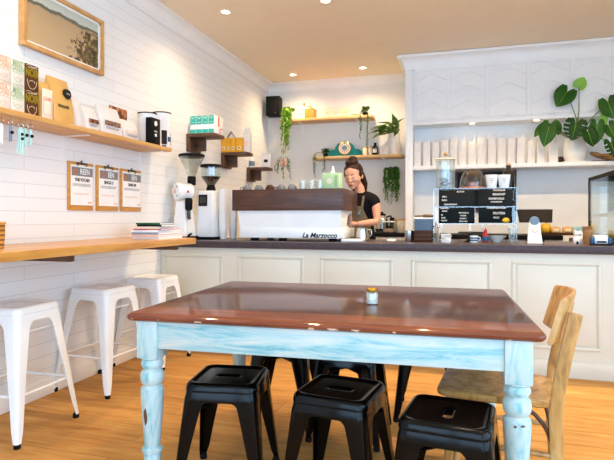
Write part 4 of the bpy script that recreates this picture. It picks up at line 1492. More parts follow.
# ------------------------------------------------------------------ coffee machine
CM = thing('coffee_machine', 'large white espresso machine with a walnut back panel on the dark worktop', 'coffee machine', (0, 0, CT))
X0, X1, Y0 = 0.634, 1.61, 4.15
z = lambda v: v - CT
m = MB()
for x in (0.80, 1.06, 1.5):
    m = MB()
    m.lathe([(0.034, 0), (0.036, 0.004), (0.036, 0.026), (0.03, 0.03)], (x, 4.26, 0), 14)
    m.build('foot', M['black_matt'], CM)
for x in (0.80, 1.5):
    MB().lathe([(0.034, 0), (0.036, 0.004), (0.036, 0.026), (0.03, 0.03)], (x, 4.66, 0), 14).build('foot', M['black_matt'], CM)
MB().bx(0.69, 1.60, 4.185, 4.68, 0.026, z(1.035), 0.006).build('base', M['white_gloss'], CM)
m = MB()
prof = [(Y0 + 0.045, z(1.035)), (Y0 + 0.03, z(1.19)), (Y0 + 0.34, z(1.19)), (Y0 + 0.25, z(1.035))]
m.loops([[Vector((x + (0.018 if zz < z(1.1) and x < 1 else 0), y, zz)) for y, zz in prof] for x in (0.672, 1.585)])
m.build('back_cover', M['white_gloss'], CM, smooth=20)
MB().bx(X0, X1, Y0, Y0 + 0.022, z(1.183), z(1.362), 0.003).build('walnut_panel', M['walnut'], CM)
MB().bx(X1 - 0.022, X1, Y0 + 0.023, Y0 + 0.62, z(1.183), z(1.362), 0.003).build('walnut_side', M['walnut'], CM)
MB().bx(X0, X0 + 0.022, Y0 + 0.023, Y0 + 0.62, z(1.183), z(1.362), 0.003).build('walnut_side', M['walnut'], CM)
MB().bx(X0 + 0.023, X1 - 0.023, Y0 + 0.023, Y0 + 0.61, z(1.20), z(1.352), 0.004).build('boiler_housing', M['steel'], CM)
MB().bx(0.70, 1.59, Y0 + 0.30, Y0 + 0.52, z(1.036), z(1.05), 0.003).build('drip_tray', M['steel'], CM)
for x in (0.85, 1.12, 1.39):
    gm = MB().lathe([(0.034, z(1.12)), (0.038, z(1.125)), (0.04, z(1.20)), (0.04, z(1.202))], (x, Y0 + 0.46, 0), 18).build('group_head', M['steel'], CM)
MB().tube([(0.70, Y0 + 0.50, z(1.20)), (0.695, Y0 + 0.58, z(1.16)), (0.695, Y0 + 0.60, z(1.06))], 0.005, 8).build('steam_wand', M['steel'], CM)
text('La Marzocco', 0.058, M['ink'], CM, (at(319, 236, Y=4.18).x, 4.1842, z(0.975)), shear=0.35, bold=0.0016, squeeze=0.98)

# crockery on the machine
cp = thing('coffee_cup', 'grey cup turned upside down on the machine, leftmost of its row', 'cup', (0, 0, 0), 0, 'cups upside down on the coffee machine')
MB().lathe([(0.040, 0), (0.042, 0.002), (0.041, 0.02), (0.034, 0.042), (0.024, 0.05), (0.022, 0.052), (0.022, 0.056), (0.019, 0.056), (0.018, 0.052), (0, 0.052)], seg=24).build('bowl', M['grey_cup'], cp)
MB().tube([(0.036, 0, 0.036), (0.056, 0, 0.034), (0.06, 0, 0.022), (0.052, 0, 0.010), (0.040, 0, 0.012)], 0.004, 8).build('handle', M['grey_cup'], cp)
yc, zc_ = 4.30, 1.3525
cups = [(247, 'grey', None), (259, 'grey', 'pale grey cup turned upside down on the machine, second from the left'), (270, 'brown', 'brown cup turned upside down between the grey cups on the machine'), (281.5, 'grey', 'grey cup turned upside down just right of the brown cup'), (292, 'grey', 'grey cup turned upside down next to the ribbed glasses')]
for i, (u, c, lab) in enumerate(cups):
    loc = (ux(u, yc), yc, zc_)
    if i == 0:
        cp.location = loc
        cp.rotation_euler = (0, 0, R(200))
        continue
    d = dup(cp, loc, R((150, 20, 200, -30)[i - 1]), lab)
    if c == 'brown':
        for k in d.children:
            k.data = k.data.copy()
            k.data.materials.clear()
            k.data.materials.append(M['brown_cup'])
gl = thing('ribbed_glass', 'ribbed clear glass on the machine beside the grey cups', 'glass', (0, 0, 0), 0, 'ribbed glasses on the coffee machine')
ls = []
for r, zz in ((0.030, 0), (0.032, 0.004), (0.037, 0.09), (0.0345, 0.09), (0.029, 0.008)):
    ls.append([Vector(((r + (0.0012 if i % 2 else 0)) * math.cos(2 * PI * i / 36), (r + (0.0012 if i % 2 else 0)) * math.sin(2 * PI * i / 36), zz)) for i in range(36)])
MB().loops(ls, True, True).build('tumbler', M['glass'], gl, smooth=20)
m = MB()
for q in range(5):
    m.lathe([(0.0325 + 0.0011 * q, 0.012 + 0.016 * q), (0.0337 + 0.0011 * q, 0.014 + 0.016 * q), (0.0327 + 0.0011 * q, 0.016 + 0.016 * q)], seg=24, cap0=False, cap1=False)
m.build('ribs', M['cream'], gl)
for i, u in enumerate((303, 312, 320)):
    loc = (ux(u, yc + 0.04), yc + 0.04, zc_)
    if i == 0:
        gl.location = loc
    else:
        dup(gl, loc, 0, ('', 'ribbed clear glass in the middle of three on the machine', 'ribbed clear glass on the machine against the pale green box')[i])
p0, p1 = at(324, 173.5, Y=4.36), at(341, 188, Y=4.36)
t = thing('tissue_box', 'pale green box on top of the coffee machine', 'box', ((p0.x + p1.x) / 2, 4.36, zc_), R(-5))
w, H = p1.x - p0.x, p0.z - zc_
MB().box((0, 0, H / 2), (w, 0.10, H), None, 0.003).build('box', M['green_box'], t)
m = MB()
disc(m, Vector((-0.01, -0.0505, H * 0.55)), Vector((0, 1, 0)), [(0, -0.0006), (0.026, -0.0006), (0.026, 0.001), (0, 0.001)], 20)
m.build('round_print', M['cream'], t)
MB().bx(0.035, 0.06, -0.0512, -0.05, H * 0.2, H * 0.85).build('side_print', M['green_print'], t, smooth=0)
p0 = at(333, 166, Y=4.47)
t = thing('squeeze_bottle', 'small white bottle behind the pale green box on the machine', 'bottle', (p0.x, 4.47, zc_))
H = p0.z - zc_
MB().lathe([(0.028, 0), (0.03, 0.004), (0.03, H * 0.68), (0.014, H * 0.8), (0.012, H * 0.82)], seg=18).build('body', M['white_plastic'], t)
MB().lathe([(0.013, H * 0.82), (0.013, H * 0.88), (0.004, H), (0.003, H)], seg=14).build('nozzle', M['white_plastic'], t)

# milk jug, drip scale and small things on the worktop near the barista
p0, p1 = at(356, 228, Y=4.42), at(368.5, 239, Y=4.42)
t = thing('milk_jug', 'stainless steel milk jug on the worktop in front of the barista', 'jug', ((p0.x + p1.x) / 2, 4.42, CT))
r, H = (p1.x - p0.x) / 2, p0.z - CT
MB().lathe([(r * 0.98, 0), (r, 0.004), (r * 0.98, H * 0.45), (r * 0.8, H * 0.85), (r * 0.86, H), (r * 0.83, H), (r * 0.77, H * 0.85), (r * 0.94, H * 0.4), (r * 0.9, 0.006), (0, 0.006)], seg=26).build('body', M['steel'], t)
MB().tube([(r * 0.85, 0, H * 0.88), (r * 1.45, 0, H * 0.85), (r * 1.5, 0, H * 0.45), (r * 0.98, 0, H * 0.3)], 0.005, 8).build('handle', M['steel'], t)
p0, p1 = at(341, 240, Y=4.25), at(362, 240, Y=4.25)
t = thing('drip_scale', 'low white scale on the worktop right of the coffee machine', 'scale', ((p0.x + p1.x) / 2 + 0.01, 4.27, CT))
MB().box((0, 0, 0.011), (p1.x - p0.x, 0.15, 0.022), None, 0.006).build('body', M['white_plastic'], t)
MB().box((0, 0.015, 0.0235), (0.12, 0.1, 0.003), None, 0.001).build('plate', M['steel'], t)
p0, p1 = at(386, 240, Y=4.4), at(396, 240, Y=4.4)
t = thing('folded_cloth', 'small folded white cloth lying on the dark worktop', 'cloth', ((p0.x + p1.x) / 2, 4.45, CT))
MB().box((0, 0, 0.006), (0.075, 0.09, 0.010), None, 0.004).box((0.003, -0.002, 0.014), (0.07, 0.08, 0.006), None, 0.003).build('cloth', M['paper'], t)

#@@PERSON
# ------------------------------------------------------------------ the barista
def skin_mesh(nodes, edges):
    """Evaluated skin-modifier surface over a skeleton of (point, radius)."""
    me = bpy.data.meshes.new('skeleton')
    me.from_pydata([n[0] for n in nodes], edges, [])
    o = bpy.data.objects.new('skeleton', me)
    COL.objects.link(o)
    md = o.modifiers.new('s', 'SKIN')
    md.use_smooth_shade = True
    for i, n in enumerate(nodes):
        r = n[1]
        me.skin_vertices[0].data[i].radius = (r, r) if isinstance(r, (int, float)) else r
    me.skin_vertices[0].data[0].use_root = True
    sb = o.modifiers.new('u', 'SUBSURF')
    sb.levels = 2
    dg = bpy.context.evaluated_depsgraph_get()
    dg.update()
    out = bpy.data.meshes.new_from_object(o.evaluated_get(dg))
    bpy.data.objects.remove(o)
    return out


def chain(pts, start=0):
    return [(i, i + 1) for i in range(start, start + len(pts) - 1)]


def remesh(me, vox, smooth=3):
    o = bpy.data.objects.new('tmp', me)
    COL.objects.link(o)
    md = o.modifiers.new('r', 'REMESH')
    md.mode = 'VOXEL'
    md.voxel_size = vox
    if smooth:
        s2 = o.modifiers.new('s', 'SMOOTH')
        s2.iterations = smooth
        s2.factor = 0.5
    dg = bpy.context.evaluated_depsgraph_get()
    dg.update()
    out = bpy.data.meshes.new_from_object(o.evaluated_get(dg))
    bpy.data.objects.remove(o)
    return out


V = Vector
hip = V((1.60, 5.10, 0.90))
waist = V((1.60, 5.09, 1.04))
chest = V((1.615, 5.07, 1.20))
collar = V((1.60, 5.05, 1.325))
neckb = V((1.585, 5.04, 1.36))
shL, shR = V((1.745, 4.985, 1.295)), V((1.465, 5.09, 1.30))
elL, wrL = V((1.765, 4.945, 1.085)), V((1.585, 4.80, 1.062))
elR, wrR = V((1.405, 4.96, 1.09)), V((1.49, 4.80, 1.09))
haL, haR = V((1.535, 4.765, 1.068)), V((1.515, 4.752, 1.10))
fwd = V((-0.34, -0.94, 0)).normalized()
nodes = [(hip, (0.095, 0.08)), (waist, (0.105, 0.085)), (chest, (0.115, 0.09)), (collar, (0.075, 0.065)), (neckb, 0.047), (neckb + fwd * 0.022 + V((0, 0, 0.075)), 0.045),
         (shL, 0.052), (shL.lerp(elL, 0.45), 0.043), (elL, 0.036), (elL.lerp(wrL, 0.35), 0.036), (wrL, 0.024),
         (shR, 0.052), (shR.lerp(elR, 0.45), 0.043), (elR, 0.036), (elR.lerp(wrR, 0.35), 0.036), (wrR, 0.024),
         (V((1.685, 5.08, 0.80)), 0.065), (V((1.70, 5.06, 0.47)), 0.058), (V((1.705, 5.10, 0.09)), 0.042), (V((1.69, 4.99, 0.035)), 0.034),
         (V((1.515, 5.12, 0.80)), 0.065), (V((1.505, 5.08, 0.47)), 0.058), (V((1.495, 5.12, 0.09)), 0.042), (V((1.48, 5.01, 0.035)), 0.034)]
edges = [(0, 1), (1, 2), (2, 3), (3, 4), (4, 5), (3, 6), (6, 7), (7, 8), (8, 9), (9, 10), (3, 11), (11, 12), (12, 13), (13, 14), (14, 15), (0, 16), (16, 17), (17, 18), (18, 19), (0, 20), (20, 21), (21, 22), (22, 23)]
bodym = skin_mesh(nodes, edges)
bm = MB()
bm.b.from_mesh(bodym)
torso_bm = None
# head in its own frame: face looks down -Y, chin -0.115, crown +0.115
HC = V((1.530, 4.985, 1.522))
HM = Matrix.Translation(HC) @ Euler((R(14), R(-4), R(-12)), 'XYZ').to_matrix().to_4x4() @ Matrix.Diagonal((1.13, 1.08, 1.07, 1))


def H3(x, y, zz):
    return HM @ V((x, y, zz))


def ell(mb, c, r, seg=22, rings=14):
    c = V(c)
    ls_ = []
    for j in range(rings + 1):
        a = PI * j / rings
        rr = max(math.sin(a), 0.003)
        ls_.append([HM @ (c + V((r[0] * rr * math.cos(2 * PI * i / seg), r[1] * rr * math.sin(2 * PI * i / seg), -r[2] * math.cos(a)))) for i in range(seg)])
    mb.loops(ls_)


ell(bm, (0, 0.012, 0.035), (0.073, 0.092, 0.082))
ell(bm, (0, -0.020, -0.016), (0.066, 0.067, 0.082))
ell(bm, (0, -0.032, -0.055), (0.050, 0.049, 0.054))
ell(bm, (0, -0.060, -0.090), (0.022, 0.022, 0.021))
for s_ in (-1, 1):
    ell(bm, (0.034 * s_, -0.053, -0.026), (0.025, 0.022, 0.026))
    ell(bm, (0.073 * s_, 0.012, -0.005), (0.010, 0.018, 0.030))
ell(bm, (0, -0.086, -0.010), (0.010, 0.014, 0.026))
ell(bm, (0, -0.096, -0.028), (0.012, 0.013, 0.010))
ell(bm, (0, -0.083, -0.058), (0.021, 0.010, 0.0055))
ell(bm, (0, -0.081, -0.067), (0.018, 0.010, 0.006))
bm.tube([neckb + V((0, 0, -0.03)), neckb + fwd * 0.012 + V((0, 0, 0.05)), HM @ V((0, 0.01, -0.05))], [0.056, 0.048, 0.05], 16)
# hands: palm, four curled fingers and a thumb closing on the tamper
TP = V((1.512, 4.742, 0))           # axis of what she holds


def hand(palm_c, wrist, side):
    d = (palm_c - wrist).normalized()
    upv = V((0, 0, 1))
    lat = d.cross(upv).normalized() * side
    bm.tube([wrist, wrist.lerp(palm_c, 0.5), palm_c + d * 0.012], [0.023, 0.026, 0.024], 12)
    bm.tube([palm_c - upv * 0.022 + d * 0.005, palm_c + upv * 0.022 + d * 0.005], [0.020, 0.020], 12)
    for k in range(4):
        L = (0.85, 1.0, 0.95, 0.75)[k]
        h = V((0, 0, 0.030 - 0.0195 * k))
        b0 = palm_c + h + d * 0.012
        p1 = b0 + d * 0.030 * L + lat * 0.004
        p2 = p1 + (d * 0.3 + lat * 0.95).normalized() * 0.024 * L
        p3 = p2 + (-d * 0.55 + lat * 0.8).normalized() * 0.018 * L
        bm.tube([b0, p1, p2, p3], [0.0095, 0.009, 0.0082, 0.0065], 8)
    b0 = palm_c + V((0, 0, 0.022)) - d * 0.012 + lat * 0.012
    bm.tube([b0, b0 + V((0, 0, 0.018)) + d * 0.014 + lat * 0.016, b0 + V((0, 0, 0.026)) + d * 0.036 + lat * 0.022], [0.0115, 0.0105, 0.008], 8)


hand(haL, wrL, 1)
hand(haR, wrR, -1)
raw = bpy.data.meshes.new('raw')
bm.b.to_mesh(raw)
bm.b.free()
full = remesh(raw, 0.0055, 3)
PER = thing('person', 'barista with dark tied-up hair, black tee and olive apron behind the coffee machine', 'person', (1.60, 5.08, 0))
full.materials.append(M['skin'])
full.materials.append(M['lip'])
HI = HM.inverted()
for p in full.polygons:
    p.use_smooth = True
    q = HI @ p.center
    if -0.0735 < q.z < -0.0535 and abs(q.x) < 0.019 - abs(q.z + 0.063) * 0.9 and q.y < -0.072:
        p.material_index = 1
bo = bpy.data.objects.new('body', full)
COL.objects.link(bo)
bo.parent = PER
bo.matrix_parent_inverse = Matrix.Translation((-1.60, -5.08, 0))


def put(mb, name, mat, **k):
    o = mb.build(name, mat, None, **k)
    o.parent = PER
    o.matrix_parent_inverse = Matrix.Translation((-1.60, -5.08, 0))
    return o


# hair: shell over the skull, a knot on top, loose length down the back and side
hm = MB()
ell(hm, (0, 0.022, 0.048), (0.083, 0.096, 0.083))
ell(hm, (0, 0.055, 0.0), (0.078, 0.066, 0.085))
for s_ in (-1, 1):
    ell(hm, (0.068 * s_, 0.012, 0.028), (0.016, 0.042, 0.045))
ell(hm, (0.0, 0.01, 0.125), (0.058, 0.058, 0.034))
ell(hm, (0.008, 0.02, 0.152), (0.040, 0.042, 0.032))
for a, b, c, r0 in (((0.066, 0.03, 0.0), (0.078, 0.045, -0.08), (0.072, 0.04, -0.15), 0.024), ((0.05, 0.075, 0.0), (0.06, 0.09, -0.09), (0.055, 0.085, -0.18), 0.03), ((-0.05, 0.07, 0.0), (-0.055, 0.085, -0.09), (-0.05, 0.08, -0.16), 0.03), ((0.0, 0.09, 0.0), (0.0, 0.105, -0.1), (0.0, 0.1, -0.19), 0.034)):
    hm.tube([HM @ V(a), HM @ V(b), HM @ V(c)], [r0, r0 * 0.9, r0 * 0.35], 10)
raw = bpy.data.meshes.new('rawhair')
hm.b.to_mesh(raw)
hm.b.free()
hme = remesh(raw, 0.006, 2)
# carve the face opening
hb = bmesh.new()
hb.from_mesh(hme)
kill = [v for v in hb.verts if (lambda q: q.y < -0.03 + 0.0 and q.z < 0.088 - abs(q.x) * 0.45)(HI @ v.co)]
bmesh.ops.delete(hb, geom=kill, context='VERTS')
hb.to_mesh(hme)
hb.free()
hme.materials.append(M['hair'])
for p in hme.polygons:
    p.use_smooth = True
ho = bpy.data.objects.new('hair', hme)
COL.objects.link(ho)
ho.parent = PER
ho.matrix_parent_inverse = Matrix.Translation((-1.60, -5.08, 0))
for s_ in (-1, 1):
    put(MB().tube([H3(0.013 * s_, -0.0895, 0.021), H3(0.028 * s_, -0.087, 0.028), H3(0.044 * s_, -0.077, 0.024)], [0.0026, 0.0034, 0.0018], 6), 'eyebrow', M['hair'])
    put(MB().tube([H3(0.016 * s_, -0.0845, 0.002), H3(0.023 * s_, -0.0855, -0.003), H3(0.031 * s_, -0.0845, -0.0035), H3(0.042 * s_, -0.0775, 0.001)], [0.0014, 0.0026, 0.0028, 0.0012], 6), 'eyelash', M['hair'])

# clothes: grown from the body's own skeleton, a little larger
tn = [(hip + V((0, 0, -0.06)), (0.15, 0.13)), (hip + V((0, 0, 0.03)), (0.142, 0.12)), (waist, (0.113, 0.094)), (chest, (0.126, 0.10)), (collar + V((0, 0, 0.0)), (0.085, 0.074)), (neckb + V((0, 0, 0.0)), (0.062, 0.058)),
      (shL + V((-0.005, 0, 0.002)), 0.061), (shL.lerp(elL, 0.42), 0.058), (shR, 0.061), (shR.lerp(elR, 0.42), 0.058)]
te = [(0, 1), (1, 2), (2, 3), (3, 4), (4, 5), (4, 6), (6, 7), (4, 8), (8, 9)]
tm = remesh(skin_mesh(tn, te), 0.008, 2)
tm.materials.append(M['shirt'])
for p in tm.polygons:
    p.use_smooth = True
to = bpy.data.objects.new('tee_shirt', tm)
COL.objects.link(to)
to.parent = PER
to.matrix_parent_inverse = Matrix.Translation((-1.60, -5.08, 0))
trn = [(hip + V((0, 0, 0.0)), (0.142, 0.122)), (V((1.685, 5.08, 0.80)), 0.095), (V((1.70, 5.06, 0.47)), 0.068), (V((1.705, 5.10, 0.10)), 0.058), (V((1.515, 5.12, 0.80)), 0.095), (V((1.505, 5.08, 0.47)), 0.068), (V((1.495, 5.12, 0.10)), 0.058)]
tr = remesh(skin_mesh(trn, [(0, 1), (1, 2), (2, 3), (0, 4), (4, 5), (5, 6)]), 0.01, 2)
tr.materials.append(M['trousers'])
for p in tr.polygons:
    p.use_smooth = True
tro = bpy.data.objects.new('trousers', tr)
COL.objects.link(tro)
tro.parent = PER
tro.matrix_parent_inverse = Matrix.Translation((-1.60, -5.08, 0))
from mathutils.bvhtree import BVHTree
bv = BVHTree.FromPolygons([v.co for v in tm.vertices], [tuple(p.vertices) for p in tm.polygons])
rt = V((fwd.y * -1, fwd.x, 0)).normalized()          # her left


def drape(sx_, zz, out=0.006):
    """The point on the front of the tee at lateral offset sx_ and height zz."""
    o = waist.copy()
    o.z = zz
    o = o + rt * sx_ + fwd * 0.5
    hit = bv.ray_cast(o, -fwd)
    return (hit[0] if hit[0] is not None else o - fwd * 0.40) + fwd * out


def sheet(rows, thick=0.006):
    mb = MB()
    front = [[p for p in r] for r in rows]
    backs = [[p - fwd * thick for p in r] for r in rows]
    mb.loops(front, closed=False, cap0=False, cap1=False)
    mb.loops(backs, closed=False, cap0=False, cap1=False)
    for A, B in ((front[0], backs[0]), (front[-1], backs[-1]), ([r[0] for r in front], [r[0] for r in backs]), ([r[-1] for r in front], [r[-1] for r in backs])):
        mb.loops([A, B], closed=False, cap0=False, cap1=False)
    bmesh.ops.remove_doubles(mb.b, verts=mb.b.verts, dist=0.0002)
    return mb


rows = []
for i in range(15):
    zz = 0.70 + (1.235 - 0.70) * i / 14
    hw_ = 0.105 if zz < 1.08 else 0.105 - 0.035 * min(1, (zz - 1.08) / 0.12)
    if zz < 0.9:
        b0 = [drape(hw_ * k / 5, 0.9, 0.008) + V((0, 0, zz - 0.9)) for k in range(-5, 6)]
    else:
        b0 = [drape(hw_ * k / 5, zz, 0.008) for k in range(-5, 6)]
    rows.append(b0)
ap = put(sheet(rows), 'apron', M['apron'], smooth=60)
for s_ in (-1, 1):
    path = [drape(0.065 * s_, 1.225, 0.012), drape(0.072 * s_, 1.265, 0.010), drape(0.078 * s_, 1.30, 0.010), drape(0.08 * s_, 1.33, 0.008)]
    path.append(path[-1] - fwd * 0.06 + V((0, 0, 0.012)))
    mb = MB()
    ls = []
    for p in path:
        ls.append([p + rt * 0.011, p - rt * 0.011, p - rt * 0.011 - fwd * 0.005, p + rt * 0.011 - fwd * 0.005])
    mb.loops(ls)
    put(mb, 'apron_strap', M['apron'], smooth=0)
mb = MB()
pp = drape(0.03, 1.17, 0.014)
mb.tube([pp + rt * 0.02 + V((0, 0, 0.02)), pp, pp - rt * 0.018 - V((0, 0, 0.022))], 0.006, 6)
mb.tube([pp + rt * 0.012 - V((0, 0, 0.02)), pp + V((0, 0, 0.012))], 0.005, 6)
put(mb, 'brooch', M['slate_blue'])
put(MB().tube([wrL + V((0.002, 0, 0.026)), wrL + V((0.012, 0.014, 0)), wrL + V((0.004, 0.002, -0.026)), wrL + V((-0.010, -0.014, 0)), wrL + V((0.002, 0, 0.026))], 0.004, 6), 'bracelet', M['steel'])
for xx, yy in ((1.69, 4.99), (1.48, 5.01)):
    put(MB().loops([[Vector((p.x + xx, p.y * 1.0 + yy + 0.03, zz)) for p in rrect(0.09 * k, 0.24 * k, 0.04, 4)] for zz, k in ((0.0, 0.96), (0.02, 1.0), (0.055, 0.95), (0.085, 0.6))]), 'shoe', M['black_matt'])
# what she holds: a tamper
pz = at(350, 231, Y=4.742).z
t = thing('coffee_tamper', 'copper-handled tamper held in the hands of the barista', 'tamper', (TP.x, TP.y, 1.05))
MB().lathe([(0.026, 0), (0.027, 0.002), (0.027, 0.012), (0.012, 0.02), (0.010, 0.03)], seg=20).build('base', M['steel'], t)
MB().lathe([(0.010, 0.03), (0.013, 0.05), (0.016, 0.08), (0.017, 0.11), (0.012, 0.125), (0, 0.128)], seg=18).build('grip', M['copper'], t)

#@@BACKWALL
# ------------------------------------------------------------------ shelves on the rear wall
def trailing(mb, base, length, n, spread, rnd, L=0.03, W=0.018, wob=0.02, lean=(0, 0, 0)):
    """A hanging stem with leaves; leaves stand off alternately."""
    pts = []
    p = Vector(base)
    for i in range(8):
        f = i / 7
        pts.append(p + Vector((wob * math.sin(f * 5 + n) * f + lean[0] * f, spread * f * rnd.uniform(-0.3, 0.2) + lean[1] * f, -length * f)))
    mb.tube(pts, 0.0016, 4, False)
    for k in range(n):
        f = (k + 0.5) / n * 7
        i = min(int(f), 6)
        q = pts[i].lerp(pts[i + 1], f - i)
        a = rnd.uniform(0, 2 * PI)
        mb.leaf(q, (math.cos(a), math.sin(a), -0.75), (math.cos(a) * 0.5, math.sin(a) * 0.5, 1), L * rnd.uniform(0.7, 1.2), W * rnd.uniform(0.8, 1.15))


SY0, SY1 = 6.46, 6.715
for name, u0, u1, v, lab in (('upper', 279, 372.5, 118, 'upper pine shelf on the rear wall, carrying the coffee mill'), ('lower', 312.5, 402.3, 156.5, 'lower pine shelf on the rear wall, carrying the teal clock')):
    x0, x1 = ux(u0, SY0), min(ux(u1, SY0), 1.925)
    um = 330 if name == 'upper' else 357
    z = at(um, v - 1.2, Y=SY0).z
    t = thing('wall_shelf', lab, 'shelf', (0, 0, z))
    MB().bx(x0, x1, SY0, SY1, -0.032, 0, 0.003).build('board', M['shelf_oak_x'], t)
    for xb in ((x0 + 0.25, x1 - 0.22) if name == 'upper' else (x0 + 0.16, ux(382, SY0))):
        mb = MB()
        mb.bx(xb - 0.012, xb + 0.012, SY1 - 0.005, SY1, -0.16, -0.033)
        mb.bx(xb - 0.012, xb + 0.012, SY0 + 0.05, SY1 - 0.005, -0.038, -0.033)
        mb.build('bracket', M['white_matt'], t)
    if name == 'upper':
        ZU = z
    else:
        ZL = z
yb = 6.56
# bright trailing plant at the shelf's left end
t = thing('trailing_plant', 'bright green trailing plant at the left end of the upper rear shelf', 'plant', (ux(289, yb), yb, ZU))
MB().lathe([(0.045, 0), (0.05, 0.004), (0.062, 0.09), (0.058, 0.09), (0.05, 0.02), (0, 0.02)], seg=18).build('pot', M['pot_white'], t)
rnd = random.Random(5)
mb = MB()
for k in range(46):
    a = rnd.uniform(0, 2 * PI)
    r = rnd.uniform(0.02, 0.075)
    b = Vector((r * math.cos(a) * 1.25, min(r * math.sin(a), 0.06) - 0.03, 0.12 + rnd.uniform(-0.02, 0.03)))
    L = rnd.uniform(0.12, 0.42) if k % 5 else rnd.uniform(0.42, 0.58)
    b.y = -0.10 - rnd.random() * 0.04 if L > 0.2 else b.y
    if L > 0.2:
        mb.tube([(b.x * 0.4, -0.02, 0.10), (b.x * 0.8, -0.07, 0.135), b], 0.0015, 4, False)
    trailing(mb, b, L, int(L * 60) + 4, 0.03, rnd, 0.034, 0.02, 0.018)
for k in range(70):
    a, e = rnd.uniform(0, 2 * PI), rnd.uniform(0.1, 1.2)
    mb.leaf((0.05 * math.cos(a), 0.05 * math.sin(a) - 0.03, 0.10 + 0.04 * rnd.random()), (math.cos(a), math.sin(a), e), (0, 0, 1), 0.05, 0.024)
mb.build('foliage', M['leaf_bright'], t, smooth=0, recalc=False)

p0, p1 = at(306, 112, Y=yb), at(315.5, 119, Y=yb)
t = thing('coffee_mill', 'old wooden hand coffee mill on the upper rear shelf', 'coffee mill', ((p0.x + p1.x) / 2, yb, ZU))
w = p1.x - p0.x
mb = MB()
mb.box((0, 0, 0.008), (w * 1.12, 0.125, 0.016), None, 0.004)
mb.box((0, 0, 0.065), (w, 0.112, 0.10), None, 0.003)
mb.box((0, 0, 0.121), (w * 1.06, 0.12, 0.012), None, 0.004)
mb.build('box', M['mill_wood'], t)
MB().box((0, -0.058, 0.04), (w * 0.7, 0.006, 0.04), None, 0.002).build('drawer', M['mill_wood'], t)
MB().sph((0, -0.066, 0.04), 0.006).build('knob', M['brass'], t)
MB().lathe([(0.038, 0.127), (0.034, 0.14), (0.02, 0.155), (0.008, 0.16), (0.007, 0.178), (0, 0.178)], seg=20).build('dome', M['brass'], t)
MB().tube([(0, 0, 0.172), (-0.05, -0.01, 0.175), (-0.085, -0.012, 0.18)], 0.004, 8).build('crank', M['dark_steel'], t)
MB().lathe([(0.006, 0.18), (0.015, 0.195), (0.013, 0.212), (0, 0.216)], (-0.085, -0.012, 0), 14).build('crank_knob', M['mill_wood'], t)

for i, (u0, u1, lab, ink) in enumerate(((323.5, 331, 'pale pink card on the upper rear shelf, leftmost of three', 'coral_print'), (332, 340, 'pale pink card in the middle of three on the upper rear shelf', 'red'), (341, 349.5, 'pale card with green print, rightmost of three on the upper rear shelf', 'green_print'))):
    x0, x1 = ux(u0, yb), ux(u1, yb)
    zt = at(330, 107.5, Y=yb).z
    t = thing('greeting_card', lab, 'card', ((x0 + x1) / 2, yb, ZU), 0, 'cards on the upper rear shelf')
    MB().box((0, 0, (zt - ZU) / 2 - 0.002), (x1 - x0, 0.004, zt - ZU), Euler((R(-6), 0, 0))).build('card', M['pale_pink'], t, smooth=0)
    mb = MB()
    mb.box((0, -0.003, (zt - ZU) * 0.5), ((x1 - x0) * 0.5, 0.001, (zt - ZU) * 0.3), Euler((R(-6), 0, 0)))
    mb.build('print', M['pink'] if i < 2 else M[ink], t, smooth=0)
p = at(355, 115, Y=yb)
t = thing('small_bowl', 'tiny cream bowl near the right end of the upper rear shelf', 'bowl', (p.x, yb, ZU))
MB().lathe([(0.022, 0), (0.024, 0.004), (0.045, 0.032), (0.042, 0.032), (0.02, 0.008), (0, 0.008)], seg=22).build('bowl', M['cream'], t)
t = thing('trailing_plant', 'small dark plant with two long trailing stems at the right end of the upper shelf', 'plant', (ux(365.3, yb), yb, ZU))
MB().lathe([(0.03, 0), (0.032, 0.003), (0.04, 0.05), (0.037, 0.05), (0.03, 0.012), (0, 0.012)], seg=16).build('pot', M['black_matt'], t)
mb = MB()
for k in range(80):
    a, e = rnd.uniform(0, 2 * PI), rnd.uniform(0.0, 1.6)
    r = rnd.uniform(0.0, 0.035)
    mb.leaf((r * math.cos(a), r * math.sin(a), 0.055 + rnd.uniform(0, 0.05)), (math.cos(a), math.sin(a), e), (0, 0, 1), 0.042, 0.022)
for bx_, ln in ((-0.048, 0.33), (-0.035, 0.22), (0.052, 0.52), (0.042, 0.42)):
    mb.tube([(0, 0, 0.05), (bx_ * 0.8, -0.05, 0.07), (bx_, -0.115, 0.04)], 0.002, 4, False)
    trailing(mb, (bx_, -0.115, 0.04), ln, int(ln * 75), 0.02, rnd, 0.026, 0.016, 0.008)
mb.build('foliage', M['leaf'], t, smooth=0, recalc=False)

# lower shelf
p = at(326, 153, Y=yb)
t = thing('succulent_plant', 'small dark potted plant trailing left of the teal clock', 'plant', (p.x, yb, ZL))
MB().lathe([(0.03, 0), (0.032, 0.003), (0.04, 0.05), (0.037, 0.05), (0.03, 0.012), (0, 0.012)], seg=16).build('pot', M['black_matt'], t)
mb = MB()
for k in range(90):
    a, e = rnd.uniform(0, 2 * PI), rnd.uniform(0.0, 1.4)
    r = rnd.uniform(0.0, 0.04)
    mb.leaf((r * math.cos(a), r * math.sin(a), 0.05 + rnd.uniform(0, 0.05)), (math.cos(a), math.sin(a), e), (0, 0, 1), 0.04, 0.022)
for bx_, ln in ((-0.135, 0.22), (-0.125, 0.30), (-0.11, 0.26), (0.0, 0.24), (0.012, 0.2)):
    mb.tube([(0, 0, 0.05), (bx_ * 0.7, -0.05, 0.06), (bx_, -0.118, 0.03)], 0.002, 4, False)
    trailing(mb, (bx_, -0.118, 0.03), ln, int(ln * 75), 0.02, rnd, 0.024, 0.015, 0.008)
mb.build('foliage', M['leaf_dark'], t, smooth=0, recalc=False)

